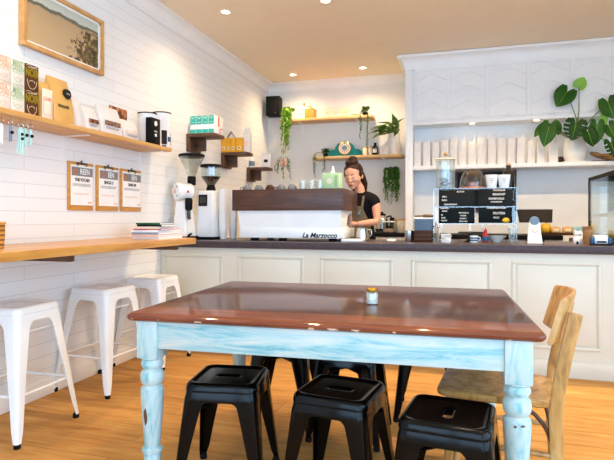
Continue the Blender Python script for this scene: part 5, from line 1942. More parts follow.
# teal mantel clock with a stepped outline
p0, p1 = at(328.5, 156, Y=yb), at(362, 141, Y=yb)
hw = (p1.x - p0.x) / 2
H = p1.z - ZL
t = thing('mantel_clock', 'teal wooden clock with a curved top on the lower rear shelf', 'clock', ((p0.x + p1.x) / 2, yb, ZL))
out = [(-hw, 0), (-hw, H * 0.28)]
for i in range(9):
    a = R(180 - 90 * i / 8)
    out.append((-hw * 0.60 + hw * 0.38 * math.cos(a), H * 0.28 + H * 0.20 * math.sin(a)))
out.append((-hw * 0.56, H * 0.62))
for i in range(17):
    a = R(165 - 150 * i / 16)
    out.append((hw * 0.54 * math.cos(a), H * 0.56 + H * 0.44 * math.sin(a)))
full_out = [(x, z_) for x, z_ in out if x <= 0.001]
full_out = full_out + [(-x, z_) for x, z_ in full_out[::-1]]
mb = MB()
mb.poly([(x, -0.025, z_) for x, z_ in full_out], (0, 0.05, 0))
mb.bx(-hw * 1.03, hw * 1.03, -0.034, 0.03, 0, 0.014, 0.004)
mb.build('case', M['teal_clock'], t, smooth=25)
fz = H * 0.56
mb = MB()
disc(mb, Vector((0, -0.025, fz)), Vector((0, -1, 0)), [(0, 0.006), (0.045, 0.006), (0.06, 0.004), (0.075, 0.003), (0.075, 0), (0, 0)])
mb.build('dial', M['cream'], t)
mb = MB()
for k in range(12):
    a = 2 * PI * k / 12
    mb.box((0.052 * math.sin(a), -0.0318, fz + 0.052 * math.cos(a)), (0.009, 0.0015, 0.016), Euler((0, a, 0)))
mb.build('numerals', M['ink'], t, smooth=0)
mb = MB()
disc(mb, Vector((0, -0.031, fz)), Vector((0, -1, 0)), [(0, 0.003), (0.034, 0.002), (0.036, 0), (0, 0)])
mb.build('centre_disc', M['slate_blue'], t)
mb = MB()
mb.tube([(0, -0.036, fz), (0.022, -0.036, fz + 0.028)], 0.0025, 6)
mb.tube([(0, -0.036, fz), (-0.02, -0.036, fz + 0.01)], 0.003, 6)
mb.build('hands', M['ink'], t)
mb = MB()
mb.lathe([(0.075, -0.004), (0.081, 0), (0.075, 0.004)], seg=32, cap0=False, cap1=False)
o = mb.build('bezel', M['brass'], t, loc=(0, -0.029, fz))
o.rotation_euler = (R(90), 0, 0)

# jars, bottle and frame right of the clock
for u, v, r, lab, mt in ((365, 147, 0.028, 'small clear jar of cream powder right of the teal clock', 'cream'), (370.3, 146.5, 0.026, 'second small cream jar, against the dark bottle', 'cream')):
    zt = at(u, v, Y=yb).z - ZL
    t = thing('storage_jar', lab, 'jar', (ux(u, yb), yb, ZL), 0, 'small jars on the lower rear shelf')
    MB().lathe([(r * 0.95, 0), (r, 0.004), (r, zt * 0.78), (r * 0.8, zt * 0.86)], seg=18).build('body', M[mt], t)
    MB().lathe([(r * 0.9, zt * 0.86), (r * 0.92, zt), (0, zt)], seg=18).build('lid', M['shelf_oak'], t)
p0, p1 = at(372.5, 143, Y=yb), at(378, 155, Y=yb)
H = p0.z - ZL
r = (p1.x - p0.x) / 2
t = thing('dark_bottle', 'dark square bottle with a cream label on the lower rear shelf', 'bottle', ((p0.x + p1.x) / 2, yb, ZL))
MB().loops([rrect(2 * r * k, 2 * r * k, r * 0.4 * k, 4, zz) for zz, k in ((0, 0.95), (0.004, 1), (H * 0.68, 1), (H * 0.78, 0.5), (H * 0.86, 0.42))]).build('body', M['amber_glass'], t)
MB().lathe([(r * 0.5, H * 0.86), (r * 0.5, H), (0, H)], seg=14).build('cap', M['black_matt'], t)
MB().box((0, -r - 0.0008, H * 0.36), (r * 1.5, 0.0016, H * 0.3)).build('label', M['cream'], t, smooth=0)
p0, p1 = at(380, 146.5, Y=yb), at(388.5, 155, Y=yb)
H = p0.z - ZL
w = p1.x - p0.x
t = thing('framed_picture', 'small white framed picture between the dark bottle and the white pot', 'picture frame', ((p0.x + p1.x) / 2, yb, ZL))
mb = MB()
for a, b, c, d in ((-w / 2, w / 2, 0, 0.014), (-w / 2, w / 2, H - 0.014, H), (-w / 2, -w / 2 + 0.014, 0.014, H - 0.014), (w / 2 - 0.014, w / 2, 0.014, H - 0.014)):
    mb.bx(a, b, -0.012, 0.008, c, d, 0.002)
mb.build('frame', M['white_matt'], t)
MB().bx(-w / 2 + 0.012, w / 2 - 0.012, -0.004, 0.006, 0.012, H - 0.012).build('print', M['photo_c'], t, smooth=0)
# big leafy plant in a white pot at the right end
p0, p1 = at(388.5, 134, Y=yb), at(399.5, 154, Y=yb)
r = (p1.x - p0.x) / 2
H = p0.z - ZL
t = thing('leafy_plant', 'large leafy plant in a white cylinder pot on the lower rear shelf', 'plant', ((p0.x + p1.x) / 2, yb, ZL))
MB().lathe([(r * 0.92, 0), (r * 0.95, 0.005), (r, H), (r * 0.92, H), (r * 0.9, H - 0.03), (0, H - 0.03)], seg=24).build('pot', M['pot_white'], t)
mb = MB()
for k in range(80):
    a = rnd.uniform(0, 2 * PI)
    e = rnd.uniform(0.1, 1.5)
    L = rnd.uniform(0.16, 0.27)
    d = Vector((math.cos(a) - 0.28, math.sin(a) * 0.65 - 0.32, e)).normalized()
    b = Vector((0.02 * math.cos(a), 0.02 * math.sin(a), H - 0.02))
    q = b + d * L * 0.55
    q.y = min(q.y, 0.09)
    q.x = min(q.x, 0.06)
    mb.tube([b, b.lerp(q, 0.6) + Vector((0, 0, 0.02)), q], 0.003, 4, False)
    dd = Vector((d.x, d.y - 0.15, d.z * 0.25 - 0.12))
    if q.x > 0.02:
        dd.x = -abs(dd.x) * 0.2
    if q.y > 0.02:
        dd.y = -abs(dd.y)
    mb.leaf(q, dd, (0, 0, 1), L * 0.72, 0.06, 0.2, 0.25)
mb.build('foliage', M['leaf_mid'], t, smooth=0, recalc=False)

# plant hanging on the wall below the lower shelf
pw = at(392, 166, Y=6.62)
t = thing('wall_planter', 'dark wall pot with a plant trailing down below the lower rear shelf', 'plant', (pw.x, 6.64, pw.z - 0.12))
MB().lathe([(0.035, -0.05), (0.04, -0.045), (0.06, 0.06), (0.056, 0.06), (0.04, -0.03), (0, -0.03)], seg=18).build('pot', M['black_matt'], t)
mb = MB()
for k in range(30):
    a = rnd.uniform(PI, 2 * PI)
    x = 0.085 * math.cos(a)
    b = Vector((x, -0.07 - 0.025 * rnd.random(), 0.07 + rnd.uniform(-0.02, 0.03)))
    mb.tube([(x * 0.3, 0, 0.05), (x * 0.7, -0.04, 0.09), b], 0.0018, 4, False)
    trailing(mb, b, rnd.uniform(0.12, 0.42), rnd.randint(12, 28), 0.02, rnd, 0.032, 0.022, 0.014)
for k in range(60):
    a, e = rnd.uniform(PI, 2 * PI), rnd.uniform(0.1, 1.2)
    mb.leaf((0.05 * math.cos(a), 0.04 * math.sin(a), 0.06 + 0.03 * rnd.random()), (math.cos(a), math.sin(a), e), (0, 0, 1), 0.045, 0.026)
mb.build('foliage', M['leaf'], t, smooth=0, recalc=False)
MB().bx(-0.01, 0.01, 0.04, 0.076, 0.0, 0.09).build('hanger', M['dark_steel'], t)

# macrame hanger with the pink pot
ph = at(285, 163, Y=6.62)
t = thing('hanging_planter', 'pink pot in a cotton rope hanger below the upper rear shelf', 'plant', (ux(283.5, 6.43), 6.425, ph.z - 0.02))
MB().lathe([(0.04, -0.04), (0.048, -0.035), (0.06, 0.03), (0.058, 0.05), (0.053, 0.05), (0.054, 0.03), (0.04, -0.02), (0, -0.02)], seg=20).build('pot', M['pink'], t)
mb = MB()
zr = ZU - (ph.z - 0.02) - 0.02
for k in range(4):
    a = R(45 + 90 * k)
    mb.tube([(0, 0, zr), (0.004 * math.cos(a), 0.004 * math.sin(a), zr * 0.6), (0.062 * math.cos(a), 0.062 * math.sin(a), 0.05), (0.05 * math.cos(a), 0.05 * math.sin(a), -0.03), (0, 0, -0.06)], 0.0035, 6)
for k in range(9):
    a = 2 * PI * k / 9
    mb.tube([(0, 0, -0.05), (0.012 * math.cos(a), 0.012 * math.sin(a), -0.10), (0.014 * math.cos(a), 0.014 * math.sin(a), -0.20 - 0.02 * (k % 3))], 0.003, 5)
mb.tube([(0, 0, zr), (0, 0.03, zr + 0.015), (0, 0.06, zr + 0.01)], 0.004, 6)
mb.build('rope_hanger', M['rope'], t)
mb = MB()
for k in range(8):
    a = 2 * PI * k / 8 + 0.3
    b = Vector((0.075 * math.cos(a), 0.07 * math.sin(a), 0.055))
    mb.tube([(0, 0, 0.03), b * 0.6 + Vector((0, 0, 0.05)), b], 0.0018, 4, False)
    trailing(mb, b, rnd.uniform(0.1, 0.3), 14, 0.02, rnd, 0.026, 0.018, 0.02, (0.03 * math.cos(a), 0, 0))
mb.build('foliage', M['leaf'], t, smooth=0, recalc=False)

# on the back bench: kettle, plastic tub, tin
ZB = 0.945
p = at(382.5, 233, Y=6.35)
t = thing('thermal_kettle', 'steel coffee pot with a black lid and handle on the back bench', 'kettle', (p.x - 0.01, 6.38, ZB))
MB().lathe([(0.075, 0), (0.078, 0.006), (0.078, 0.05), (0.076, 0.14), (0.062, 0.185), (0.045, 0.205)], seg=28).build('body', M['steel'], t)
MB().lathe([(0.079, 0.018), (0.0805, 0.02), (0.0805, 0.042), (0.079, 0.044)], seg=28, cap0=False, cap1=False).build('base_band', M['black_matt'], t)
MB().lathe([(0.046, 0.204), (0.048, 0.21), (0.04, 0.226), (0.016, 0.232), (0.016, 0.248), (0, 0.25)], seg=20).build('lid', M['black_matt'], t)
MB().tube([(0.06, 0, 0.19), (0.105, 0, 0.20), (0.125, 0, 0.165), (0.115, 0, 0.09), (0.075, 0, 0.06)], 0.010, 8).build('handle', M['black_matt'], t)
MB().tube([(-0.07, 0, 0.10), (-0.09, 0, 0.15), (-0.10, 0, 0.185)], [0.018, 0.012, 0.009], 8).build('spout', M['steel'], t)
p0, p1 = at(383, 221, Y=6.20), at(394.5, 233, Y=6.20)
w, H = p1.x - p0.x, p0.z - ZB
t = thing('plastic_tub', 'clear plastic tub with pink contents in front of the coffee pot', 'container', ((p0.x + p1.x) / 2, 6.205, ZB))
MB().loops([rrect(w * k, 0.11 * k, 0.012, 4, zz) for zz, k in ((0, 0.92), (0.004, 0.94), (H * 0.9, 1.0), (H * 0.9, 0.97), (0.008, 0.9))], True, True).build('tub', M['glass'], t)
MB().loops([rrect(w * k, 0.11 * k, 0.012, 4, zz) for zz, k in ((0.010, 0.86), (H * 0.3, 0.88), (H * 0.36, 0.5))]).build('contents', M['pink'], t)
MB().loops([rrect(w * k, 0.11 * k, 0.014, 4, zz) for zz, k in ((H * 0.9, 1.04), (H * 0.99, 1.04), (H, 1.0))]).build('lid', M['white_plastic'], t)
p0, p1 = at(397, 219, Y=6.35), at(404, 233, Y=6.35)
t = thing('storage_tin', 'cream storage tin with a wooden lid at the end of the back bench', 'tin', (1.842, 6.38, ZB))
H = p0.z - ZB
MB().lathe([(0.068, 0), (0.07, 0.004), (0.07, H * 0.88), (0.068, H * 0.9)], seg=26).build('body', M['cream'], t)
MB().lathe([(0.073, H * 0.9), (0.074, H * 0.98), (0.07, H), (0, H)], seg=26).build('lid', M['shelf_oak'], t)
t = thing('tamping_block', 'black box between the plastic tub and the cream tin', 'box', (1.733, 6.36, ZB))
MB().box((0, 0, 0.09), (0.05, 0.09, 0.18), None, 0.006).build('body', M['black_matt'], t)
MB().box((0, -0.046, 0.10), (0.036, 0.002, 0.06), None).build('front_plate', M['dark_steel'], t, smooth=0)

#@@RIGHT
# ------------------------------------------------------------------ things on the worktop, left to right
def on_top(u, y):
    return (ux(u, y), y, CT)


t = thing('steel_cup', 'small stainless steel cup beside the stack of trays', 'cup', on_top(408.8, 4.36))
MB().lathe([(0.031, 0), (0.033, 0.003), (0.034, 0.09), (0.0355, 0.092), (0.033, 0.092), (0.031, 0.006), (0, 0.006)], seg=24).build('cup', M['steel'], t)
t = thing('steel_cup', 'second steel cup tucked behind the first beside the tray stack', 'cup', on_top(414.5, 4.47))
MB().lathe([(0.027, 0), (0.029, 0.003), (0.030, 0.085), (0.0315, 0.087), (0.029, 0.087), (0.027, 0.006), (0, 0.006)], seg=24).build('cup', M['dark_steel'], t)
x0, x1 = ux(414.5, 4.4), ux(433, 4.4)
w = x1 - x0
cx = (x0 + x1) / 2
t = thing('dark_crate', 'dark brown slatted crate under the stack of grey-blue trays', 'crate', (cx, 4.42, CT))
mb = MB()
mb.bx(-w / 2 + 0.004, w / 2 - 0.004, -0.095, 0.095, 0, 0.094, 0.004)
mb.build('body', M['brown_cup'], t)
for zz in (0.012, 0.042, 0.072):
    MB().bx(-w / 2, w / 2, -0.099, 0.099, zz, zz + 0.018, 0.003).build('slat', M['brown_cup'], t)
say = ['lowest', 'second from the bottom', 'middle', 'second from the top', 'topmost']
tr0 = None
for k in range(5):
    zz = CT + 0.095 + 0.0185 * k
    lab = 'grey-blue tray %s in its stack on the dark crate' % say[k]
    if tr0 is None:
        tr0 = thing('serving_tray', lab, 'tray', (cx, 4.42, zz), 0, 'trays stacked on the dark crate')
        MB().loops([rrect(w * a, 0.2 * b, 0.012, 4, z_) for z_, a, b in ((0, 0.9, 0.9), (0.003, 0.93, 0.93), (0.016, 1, 1), (0.018, 1.02, 1.02), (0.018, 0.98, 0.98), (0.006, 0.9, 0.9))]).build('tray', M['slate_blue'], tr0)
    else:
        dup(tr0, (cx + 0.002 * math.sin(k * 2), 4.42, zz), R((-1, 2, 0, 1)[k - 1]), lab)
zz = CT + 0.095 + 0.0185 * 5
t = thing('white_board', 'thin white board lying on top of the tray stack', 'board', (cx, 4.42, zz))
MB().box((0, 0, 0.005), (w * 1.03, 0.2, 0.01), None, 0.002).build('board', M['white_matt'], t)
t = thing('wooden_scoop', 'small dark wooden scoop resting on the white board of the tray stack', 'scoop', (cx + 0.02, 4.40, zz + 0.010), R(10))
MB().loops([[Vector((x, r * math.cos(2 * PI * i / 12), 0.014 + r * 0.6 * math.sin(2 * PI * i / 12))) for i in range(12)] for x, r in ((-0.03, 0.012), (-0.02, 0.021), (0.03, 0.022), (0.055, 0.018))]).build('bowl', M['dark_wood'], t)
MB().tube([(-0.03, 0, 0.014), (-0.09, 0, 0.012)], 0.006, 8).build('handle', M['dark_wood'], t)

# cup of spoons and straws
t = thing('utensil_cup', 'clear cup of spoons and straws at the left foot of the acrylic case', 'cup', on_top(437, 4.33))
MB().lathe([(0.026, 0), (0.027, 0.003), (0.034, 0.075), (0.032, 0.075), (0.026, 0.006), (0, 0.006)], seg=20).build('cup', M['glass'], t)
for k, (dx, dy, mt, h) in enumerate(((-0.012, 0, 'steel', 0.13), (0.010, 0.008, 'yellow', 0.15), (0.004, -0.01, 'steel', 0.12), (-0.006, 0.012, 'slate_blue', 0.14), (0.015, -0.004, 'white_plastic', 0.13))):
    mb = MB()
    mb.tube([(dx * 0.6, dy * 0.6, 0.008), (dx * 2.0, dy * 2.0, h)], 0.0032, 6)
    if mt != 'yellow':
        mb.sph((dx * 2.1, dy * 2.1, h + 0.008), (0.011, 0.006, 0.014), 10, 6)
    mb.build('spoon' if mt != 'yellow' else 'straw', M[mt], t)
t = thing('napkin_pile', 'small ruffled pile of white napkins beside the cup of spoons', 'napkins', on_top(446, 4.28))
mb = MB()
for k in range(6):
    mb.box((0.003 * math.sin(k * 2.1), 0.003 * math.cos(k * 1.7), 0.006 + 0.0115 * k), (0.075, 0.075, 0.0085), Euler((R(3 * math.sin(k)), R(4 * math.cos(k * 2)), R(8 * math.sin(k * 3)))), 0.003)
mb.build('napkins', M['paper'], t)

# acrylic display case with shelves; blackboards stand behind it
ax0, ax1, ay0, ay1 = ux(433.8, 4.36), ux(516.5, 4.36), 4.36, 4.62
z1, z2, z3 = at(470, 188, Y=4.36).z, at(470, 206.5, Y=4.36).z, at(470, 223.5, Y=4.36).z
t = thing('acrylic_case', 'clear acrylic display case with two shelves on the worktop', 'display case', ((ax0 + ax1) / 2, 4.49, CT))
hw, hd = (ax1 - ax0) / 2, 0.13
for nm, zz in (('top_shelf', z1), ('middle_shelf', z2), ('lower_shelf', z3)):
    s_ = MB().bx(-hw, hw, -hd, hd, zz - CT - 0.006, zz - CT, 0.001).build(nm, M['acrylic'], t)
    mb = MB()
    mb.bx(-hw, hw, -hd - 0.0015, -hd, zz - CT - 0.0065, zz - CT + 0.0005)
    mb.build('polished_edge', M['acrylic_edge'], s_)
for sx_ in (-1, 1):
    s_ = MB().bx(sx_ * hw - 0.003, sx_ * hw + 0.003, -hd, hd, 0.0, z1 - CT - 0.0065).build('side_pane', M['acrylic'], t)
    MB().bx(sx_ * hw - 0.0035, sx_ * hw + 0.0035, -hd - 0.0015, -hd, 0, z1 - CT - 0.007).build('polished_edge', M['acrylic_edge'], s_)
cxm = ux(475.5, 4.36) - (ax0 + ax1) / 2
s_ = MB().bx(cxm - 0.003, cxm + 0.003, -hd + 0.002, hd, z3 - CT + 0.001, z2 - CT - 0.0065).build('divider', M['acrylic'], t)
for sx_, w_ in ((-1, 0.03), (1, 0.03)):
    MB().bx(sx_ * (hw - 0.02) - 0.012, sx_ * (hw - 0.02) + 0.012, -hd + 0.004, -hd + 0.006, z3 - CT + 0.001, z2 - CT - 0.0065).build('sleeve', M['acrylic'], t)

# two lettered blackboards behind the case
yb_ = 4.66
boards = [(438.8, 474.5, 188.5, 223.5, 'left black letter board seen through the acrylic case',
           [(0.90, 'ALL GOOD', 0.016, 0.03), (0.76, 'PIES 6', 0.019, -0.092), (0.66, 'PASTA', 0.019, -0.092), (0.54, 'SAUSAGE ROLLS 5', 0.017, -0.045), (0.43, 'SANDWICH', 0.016, -0.09), (0.35, 'BAGELS', 0.016, -0.09), (0.24, 'PIE', 0.015, -0.11), (0.16, 'SLICES', 0.015, -0.10), (0.08, 'TOASTIES', 0.015, -0.095),
            (0.30, 'BROWNIES 4.5', 0.016, 0.055), (0.22, 'COOKIES', 0.015, 0.05), (0.14, 'ORANGE +', 0.015, 0.05), (0.06, 'CHOC CAKE', 0.015, 0.05)]),
          (478.5, 514.5, 187.5, 223, 'right black board with chalk lettering seen through the acrylic case',
           [(0.92, 'Homemade', 0.026, 0.02), (0.80, 'BREAKFAST', 0.025, 0.02), (0.68, 'DINNER ROLLS', 0.023, 0.0), (0.59, 'ON SOURDOUGH', 0.014, 0.0), (0.42, 'HOMEMADE Protein', 0.022, 0.0), (0.27, 'PROTEIN', 0.03, 0.02), (0.15, 'BALLS', 0.022, 0.0)])]
for u0, u1, v0, v1, lab, lines in boards:
    p0, p1 = at(u0, v0, Y=yb_), at(u1, v1, Y=yb_)
    w, H = p1.x - p0.x, p0.z - p1.z
    t = thing('menu_board', lab, 'menu board', ((p0.x + p1.x) / 2, yb_, p1.z), 0)
    t.location.z = CT
    off = p1.z - CT
    MB().bx(-w / 2, w / 2, 0, 0.012, off, off + H, 0.002).build('board', M['chalkboard'], t)
    mb = MB()
    for sx_ in (-1, 1):
        mb = MB()
        mb.bx(sx_ * w * 0.38 - 0.008, sx_ * w * 0.38 + 0.008, 0.0125, 0.022, 0, off + H * 0.6)
        mb.build('stand_leg', M['acrylic'], t, smooth=0)
    for f, s_, sz, dx in lines:
        text(s_, sz * 0.95, M['chalk'], t, (dx * w / 0.27, -0.0008, off + H * f), FACE_MY, bold=0.0007, squeeze=0.82, shear=0.2 if s_ == 'Homemade' else 0)

# on the case: lidded glass jar, smoked cake dome, two cups, corked bottle
p0, p1 = at(436, 188, Y=4.49), at(455, 160, Y=4.49)
r = (p1.x - p0.x) / 2
H = at(446, 158.5, Y=4.49).z - z1
t = thing('glass_jar', 'big lidded glass jar on top of the acrylic case', 'jar', ((p0.x + p1.x) / 2, 4.49, z1))
MB().lathe([(r * 0.95, 0), (r, 0.006), (r, H * 0.92), (r * 0.97, H * 0.95), (r * 0.93, H * 0.95), (r * 0.95, H * 0.9), (r * 0.95, 0.012), (0, 0.012)], seg=32).build('body', M['glass'], t)
MB().lathe([(r * 1.08, H * 0.955), (r * 1.10, H * 0.97), (r * 1.06, H * 1.0), (r * 0.55, H * 1.06), (r * 0.2, H * 1.09), (r * 0.16, H * 1.12)], seg=32).build('lid', M['glass'], t)
MB().lathe([(r * 1.08, H * 0.95), (r * 1.13, H * 0.962), (r * 1.13, H * 0.975), (r * 1.09, H * 0.985)], seg=32, cap0=False, cap1=False).build('lid_rim', M['cream'], t)
MB().sph((0, 0, H * 1.15), (r * 0.2, r * 0.2, r * 0.17)).build('knob', M['brass'], t)
mb = MB()
rnd = random.Random(3)
for k in range(14):
    a, rr = rnd.uniform(0, 2 * PI), rnd.uniform(0, r * 0.6)
    mb.box((rr * math.cos(a), rr * math.sin(a), 0.03 + 0.012 * (k % 6)), (0.035, 0.025, 0.012), Euler((rnd.uniform(-0.6, 0.6), rnd.uniform(-0.6, 0.6), a)), 0.004)
o = mb.build('wrapped_sweets', M['slate_blue'], t)
p0, p1 = at(459, 188, Y=4.5), at(486.5, 168.5, Y=4.5)
r = (p1.x - p0.x) / 2
H = p1.z - z1
t = thing('cake_dome', 'smoked plastic cake dome with a copper base on the acrylic case', 'cake dome', ((p0.x + p1.x) / 2, 4.49, z1))
MB().lathe([(r * 0.9, 0), (r * 1.0, 0.004), (r * 1.0, 0.012), (r * 0.94, 0.016), (0, 0.016)], seg=32).build('plate', M['copper'], t)
MB().lathe([(r * 0.93, 0.0165)] + [(r * 0.95 * math.cos(R(a)) ** 0.7, 0.018 + (H - 0.02) * math.sin(R(a))) for a in range(4, 90, 7)] + [(0.0, H)], seg=32, cap0=False).build('dome', M['smoked'], t)
for k, (dx, dy) in enumerate(((-0.045, 0.0), (0.04, 0.015), (0.0, -0.04))):
    MB().lathe([(0.024, 0.0165), (0.032, 0.02), (0.034, 0.035), (0.028, 0.05), (0.012, 0.056), (0, 0.057)], (dx, dy, 0), 16).build('cake', M['copper'] if k == 2 else M['brown_cup'], t)
for u, lab in ((491.5, 'white paper cup of coffee beans left of the pair on the acrylic case'), (504, 'white paper cup of coffee beans in front of the corked bottle')):
    p0 = at(u, 175, Y=4.44)
    H = p0.z - z1
    c = thing('paper_cup', lab, 'cup', (p0.x, 4.435, z1), 0, 'paper cups on the acrylic case')
    r = H * 0.47
    MB().lathe([(r * 0.72, 0), (r * 0.74, 0.003), (r * 0.98, H * 0.95), (r * 1.03, H * 0.96), (r * 1.03, H), (r * 0.95, H * 0.99), (r * 0.72, 0.006), (0, 0.006)], seg=24).build('cup', M['white_plastic'], c)
    MB().lathe([(r * 0.9, H * 0.90), (r * 0.6, H * 1.0), (r * 0.2, H * 1.06), (0, H * 1.07)], seg=18).build('contents', M['beans'], c)
    mb = MB()
    for q in range(3):
        zz = H * (0.66 - 0.13 * q)
        rr = r * (0.735 + 0.255 * (zz / H)) + 0.0006
        mb.loops([[Vector((rr * math.cos(R(a)), rr * math.sin(R(a)), z_)) for a in range(-112 + 6 * q, -66 - 5 * q, 6)] for z_ in (zz, zz + H * 0.035)], closed=False, cap0=False, cap1=False)
    mb.build('printed_lines', M['grey_ink'], c, smooth=0)
p0 = at(508.5, 163.5, Y=4.53)
H = p0.z - z1
r = H * 0.24
t = thing('corked_bottle', 'dark glass bottle with a cork stopper on the acrylic case', 'bottle', (p0.x, 4.535, z1))
MB().lathe([(r * 0.95, 0), (r, 0.005), (r, H * 0.55), (r * 0.85, H * 0.66), (r * 0.42, H * 0.74), (r * 0.38, H * 0.88), (r * 0.48, H * 0.89), (r * 0.48, H * 0.92)], seg=24).build('body', M['amber_glass'], t)
MB().lathe([(r * 0.34, H * 0.92), (r * 0.36, H), (0, H)], seg=14).build('cork', M['frame_oak'], t)
# framed board fixed to the niche wall
p0, p1 = at(455, 171, Y=6.28), at(516.5, 212, Y=6.28)
t = thing('framed_board', 'wood-framed dark board on the niche wall behind the cake dome', 'board', ((p0.x + p1.x) / 2, 6.285, p1.z))
w, H = p1.x - p0.x, p0.z - p1.z
MB().bx(-w / 2 + 0.02, w / 2 - 0.02, 0.0, 0.010, 0.02, H - 0.02).build('panel', M['chalkboard'], t, smooth=0)
mb = MB()
for a, b, c, d in ((-w / 2, w / 2, 0, 0.026), (-w / 2, w / 2, H - 0.026, H), (-w / 2, -w / 2 + 0.026, 0.026, H - 0.026), (w / 2 - 0.026, w / 2, 0.026, H - 0.026)):
    mb.bx(a, b, -0.008, 0.012, c, d, 0.002)
mb.build('frame', M['walnut'], t)
text('SOUP', 0.05, M['chalk'], t, (0.02, -0.0015, H - 0.08), FACE_MY, shear=0.2)

# under the case
t = thing('cake_stand', 'grey footed cake stand under the acrylic case', 'cake stand', on_top(471, 4.52))
MB().lathe([(0.055, 0), (0.056, 0.004), (0.025, 0.02), (0.018, 0.04), (0.022, 0.062), (0.10, 0.07), (0.105, 0.076), (0.10, 0.082), (0, 0.08)], seg=28).build('stand', M['dark_steel'], t)
t = thing('sanitiser_bottle', 'red-capped bottle with a blue label under the acrylic case', 'bottle', on_top(485.5, 4.40))
MB().lathe([(0.022, 0), (0.024, 0.004), (0.024, 0.06), (0.012, 0.078), (0.010, 0.082)], seg=18).build('body', M['red'], t)
MB().lathe([(0.0246, 0.012), (0.0252, 0.014), (0.0252, 0.046), (0.0246, 0.048)], seg=18, cap0=False, cap1=False).build('label', M['blue'], t)
MB().lathe([(0.012, 0.082), (0.012, 0.10), (0.004, 0.104), (0.004, 0.115), (0, 0.115)], seg=14).build('pump', M['red'], t)
t = thing('striped_mug', 'small blue and white striped mug on the worktop under the acrylic case', 'mug', on_top(474, 4.38))
MB().lathe([(0.028, 0), (0.030, 0.004), (0.031, 0.055), (0.028, 0.055), (0.027, 0.006), (0, 0.006)], seg=20).build('mug', M['white_plastic'], t)
for zz in (0.012, 0.03):
    MB().lathe([(0.0305, zz), (0.0316, zz + 0.001), (0.0316, zz + 0.011), (0.0305, zz + 0.012)], seg=20, cap0=False, cap1=False).build('stripe', M['blue'], t)
MB().tube([(0.03, 0, 0.045), (0.046, 0, 0.042), (0.048, 0, 0.022), (0.03, 0, 0.014)], 0.004, 8).build('handle', M['white_plastic'], t)
t = thing('white_bowl', 'white shallow bowl behind the red-capped bottle under the case', 'bowl', on_top(496.5, 4.52))
MB().lathe([(0.035, 0.0), (0.036, 0.004), (0.08, 0.05), (0.077, 0.05), (0.03, 0.008), (0, 0.008)], seg=26).build('bowl', M['pot_white'], t)
t = thing('lemon', 'yellow lemon on the lower acrylic shelf', 'lemon', (ux(506, 4.42), 4.42, z3 + 0.012), R(30))
MB().loops([[Vector((x, r * math.cos(2 * PI * i / 14), 0.012 + r * math.sin(2 * PI * i / 14))) for i in range(14)] for x, r in ((-0.034, 0.003), (-0.027, 0.010), (-0.014, 0.020), (0, 0.0235), (0.014, 0.020), (0.026, 0.010), (0.032, 0.004))]).build('fruit', M['yellow'], t)
t = thing('water_glass', 'clear water glass at the right end under the acrylic case', 'glass', on_top(513.0, 4.28))
MB().lathe([(0.028, 0), (0.030, 0.004), (0.036, 0.12), (0.034, 0.12), (0.028, 0.012), (0, 0.012)], seg=24).build('tumbler', M['glass'], t)

# point-of-sale tablet, white card stand
p0, p1 = at(517, 210, Y=4.72), at(553, 222, Y=4.72)
t = thing('sales_tablet', 'black sales tablet seen from behind, tilted on a stand', 'tablet', ((p0.x + p1.x) / 2, 4.70, CT))
w = p1.x - p0.x
zc2 = (p0.z + p1.z) / 2 - CT
mb = MB()
mb.loops([[Vector((x * (1 if s_ > 0 else 0.9), yy, zc2 + s_ * 0.055)) for x, yy in ((-w / 2, 0.0 + s_ * 0.03), (w / 2, 0.0 + s_ * 0.03), (w / 2, 0.014 + s_ * 0.03), (-w / 2, 0.014 + s_ * 0.03))] for s_ in (-1, 1)])
mb.build('screen', M['black_matt'], t, smooth=0)
MB().tube([(0, 0.03, 0.008), (0, 0.03, zc2 * 0.6), (0, 0.012, zc2)], 0.014, 10).build('neck', M['black_matt'], t)
MB().box((0, 0.02, 0.006), (0.14, 0.10, 0.012), None, 0.004).build('base', M['black_matt'], t)
p0, p1 = at(527.5, 240.5, Y=4.25), at(542.5, 217, Y=4.25)
w = p1.x - p0.x
H = at(535, 217, Y=4.3).z - CT
t = thing('card_stand', 'white tapered sign stand with a round pink emblem on the worktop', 'sign', ((p0.x + p1.x) / 2, 4.27, CT))
mb = MB()
mb.loops([[Vector((x * w / 2, y * 0.5 + H * f * 0.12, H * f)) for x, y in ((-k, -0.06 * (1 - f * 0.85)), (k, -0.06 * (1 - f * 0.85)), (k, 0.06 * (1 - f)), (-k, 0.06 * (1 - f)))] for f, k in ((0, 1), (0.08, 0.97), (0.8, 0.68), (0.86, 0.66))])
mb.build('body', M['white_plastic'], t, smooth=0)
mb = MB()
disc(mb, Vector((0, -0.012 + 0.86 * H * 0.12, H * 0.86)), Vector((0, -1, 0)), [(0, 0.006), (w * 0.30, 0.006), (w * 0.32, 0.003), (w * 0.32, -0.003), (0, -0.003)])
mb.build('crest', M['slate_blue'], t)
mb = MB()
disc(mb, Vector((0.0, -0.030 + 0.55 * H * 0.12 + 0.009, H * 0.52)), Vector((0, -1, 0.24)).normalized(), [(0.0, 0.003), (w * 0.13, 0.003), (w * 0.13, -0.004), (0, -0.004)])
mb.build('emblem_centre', M['white_plastic'], t)
mb = MB()
disc(mb, Vector((0.0, -0.030 + 0.55 * H * 0.12 + 0.009, H * 0.52)), Vector((0, -1, 0.24)).normalized(), [(0.0, 0.002), (w * 0.2, 0.002), (w * 0.2, -0.004), (0, -0.004)])
mb.build('emblem', M['pink'], t)
MB().bx(-w * 0.6, w * 0.6, -0.045, 0.05, 0, 0.004, 0.001).build('base_plate', M['black_matt'], t)

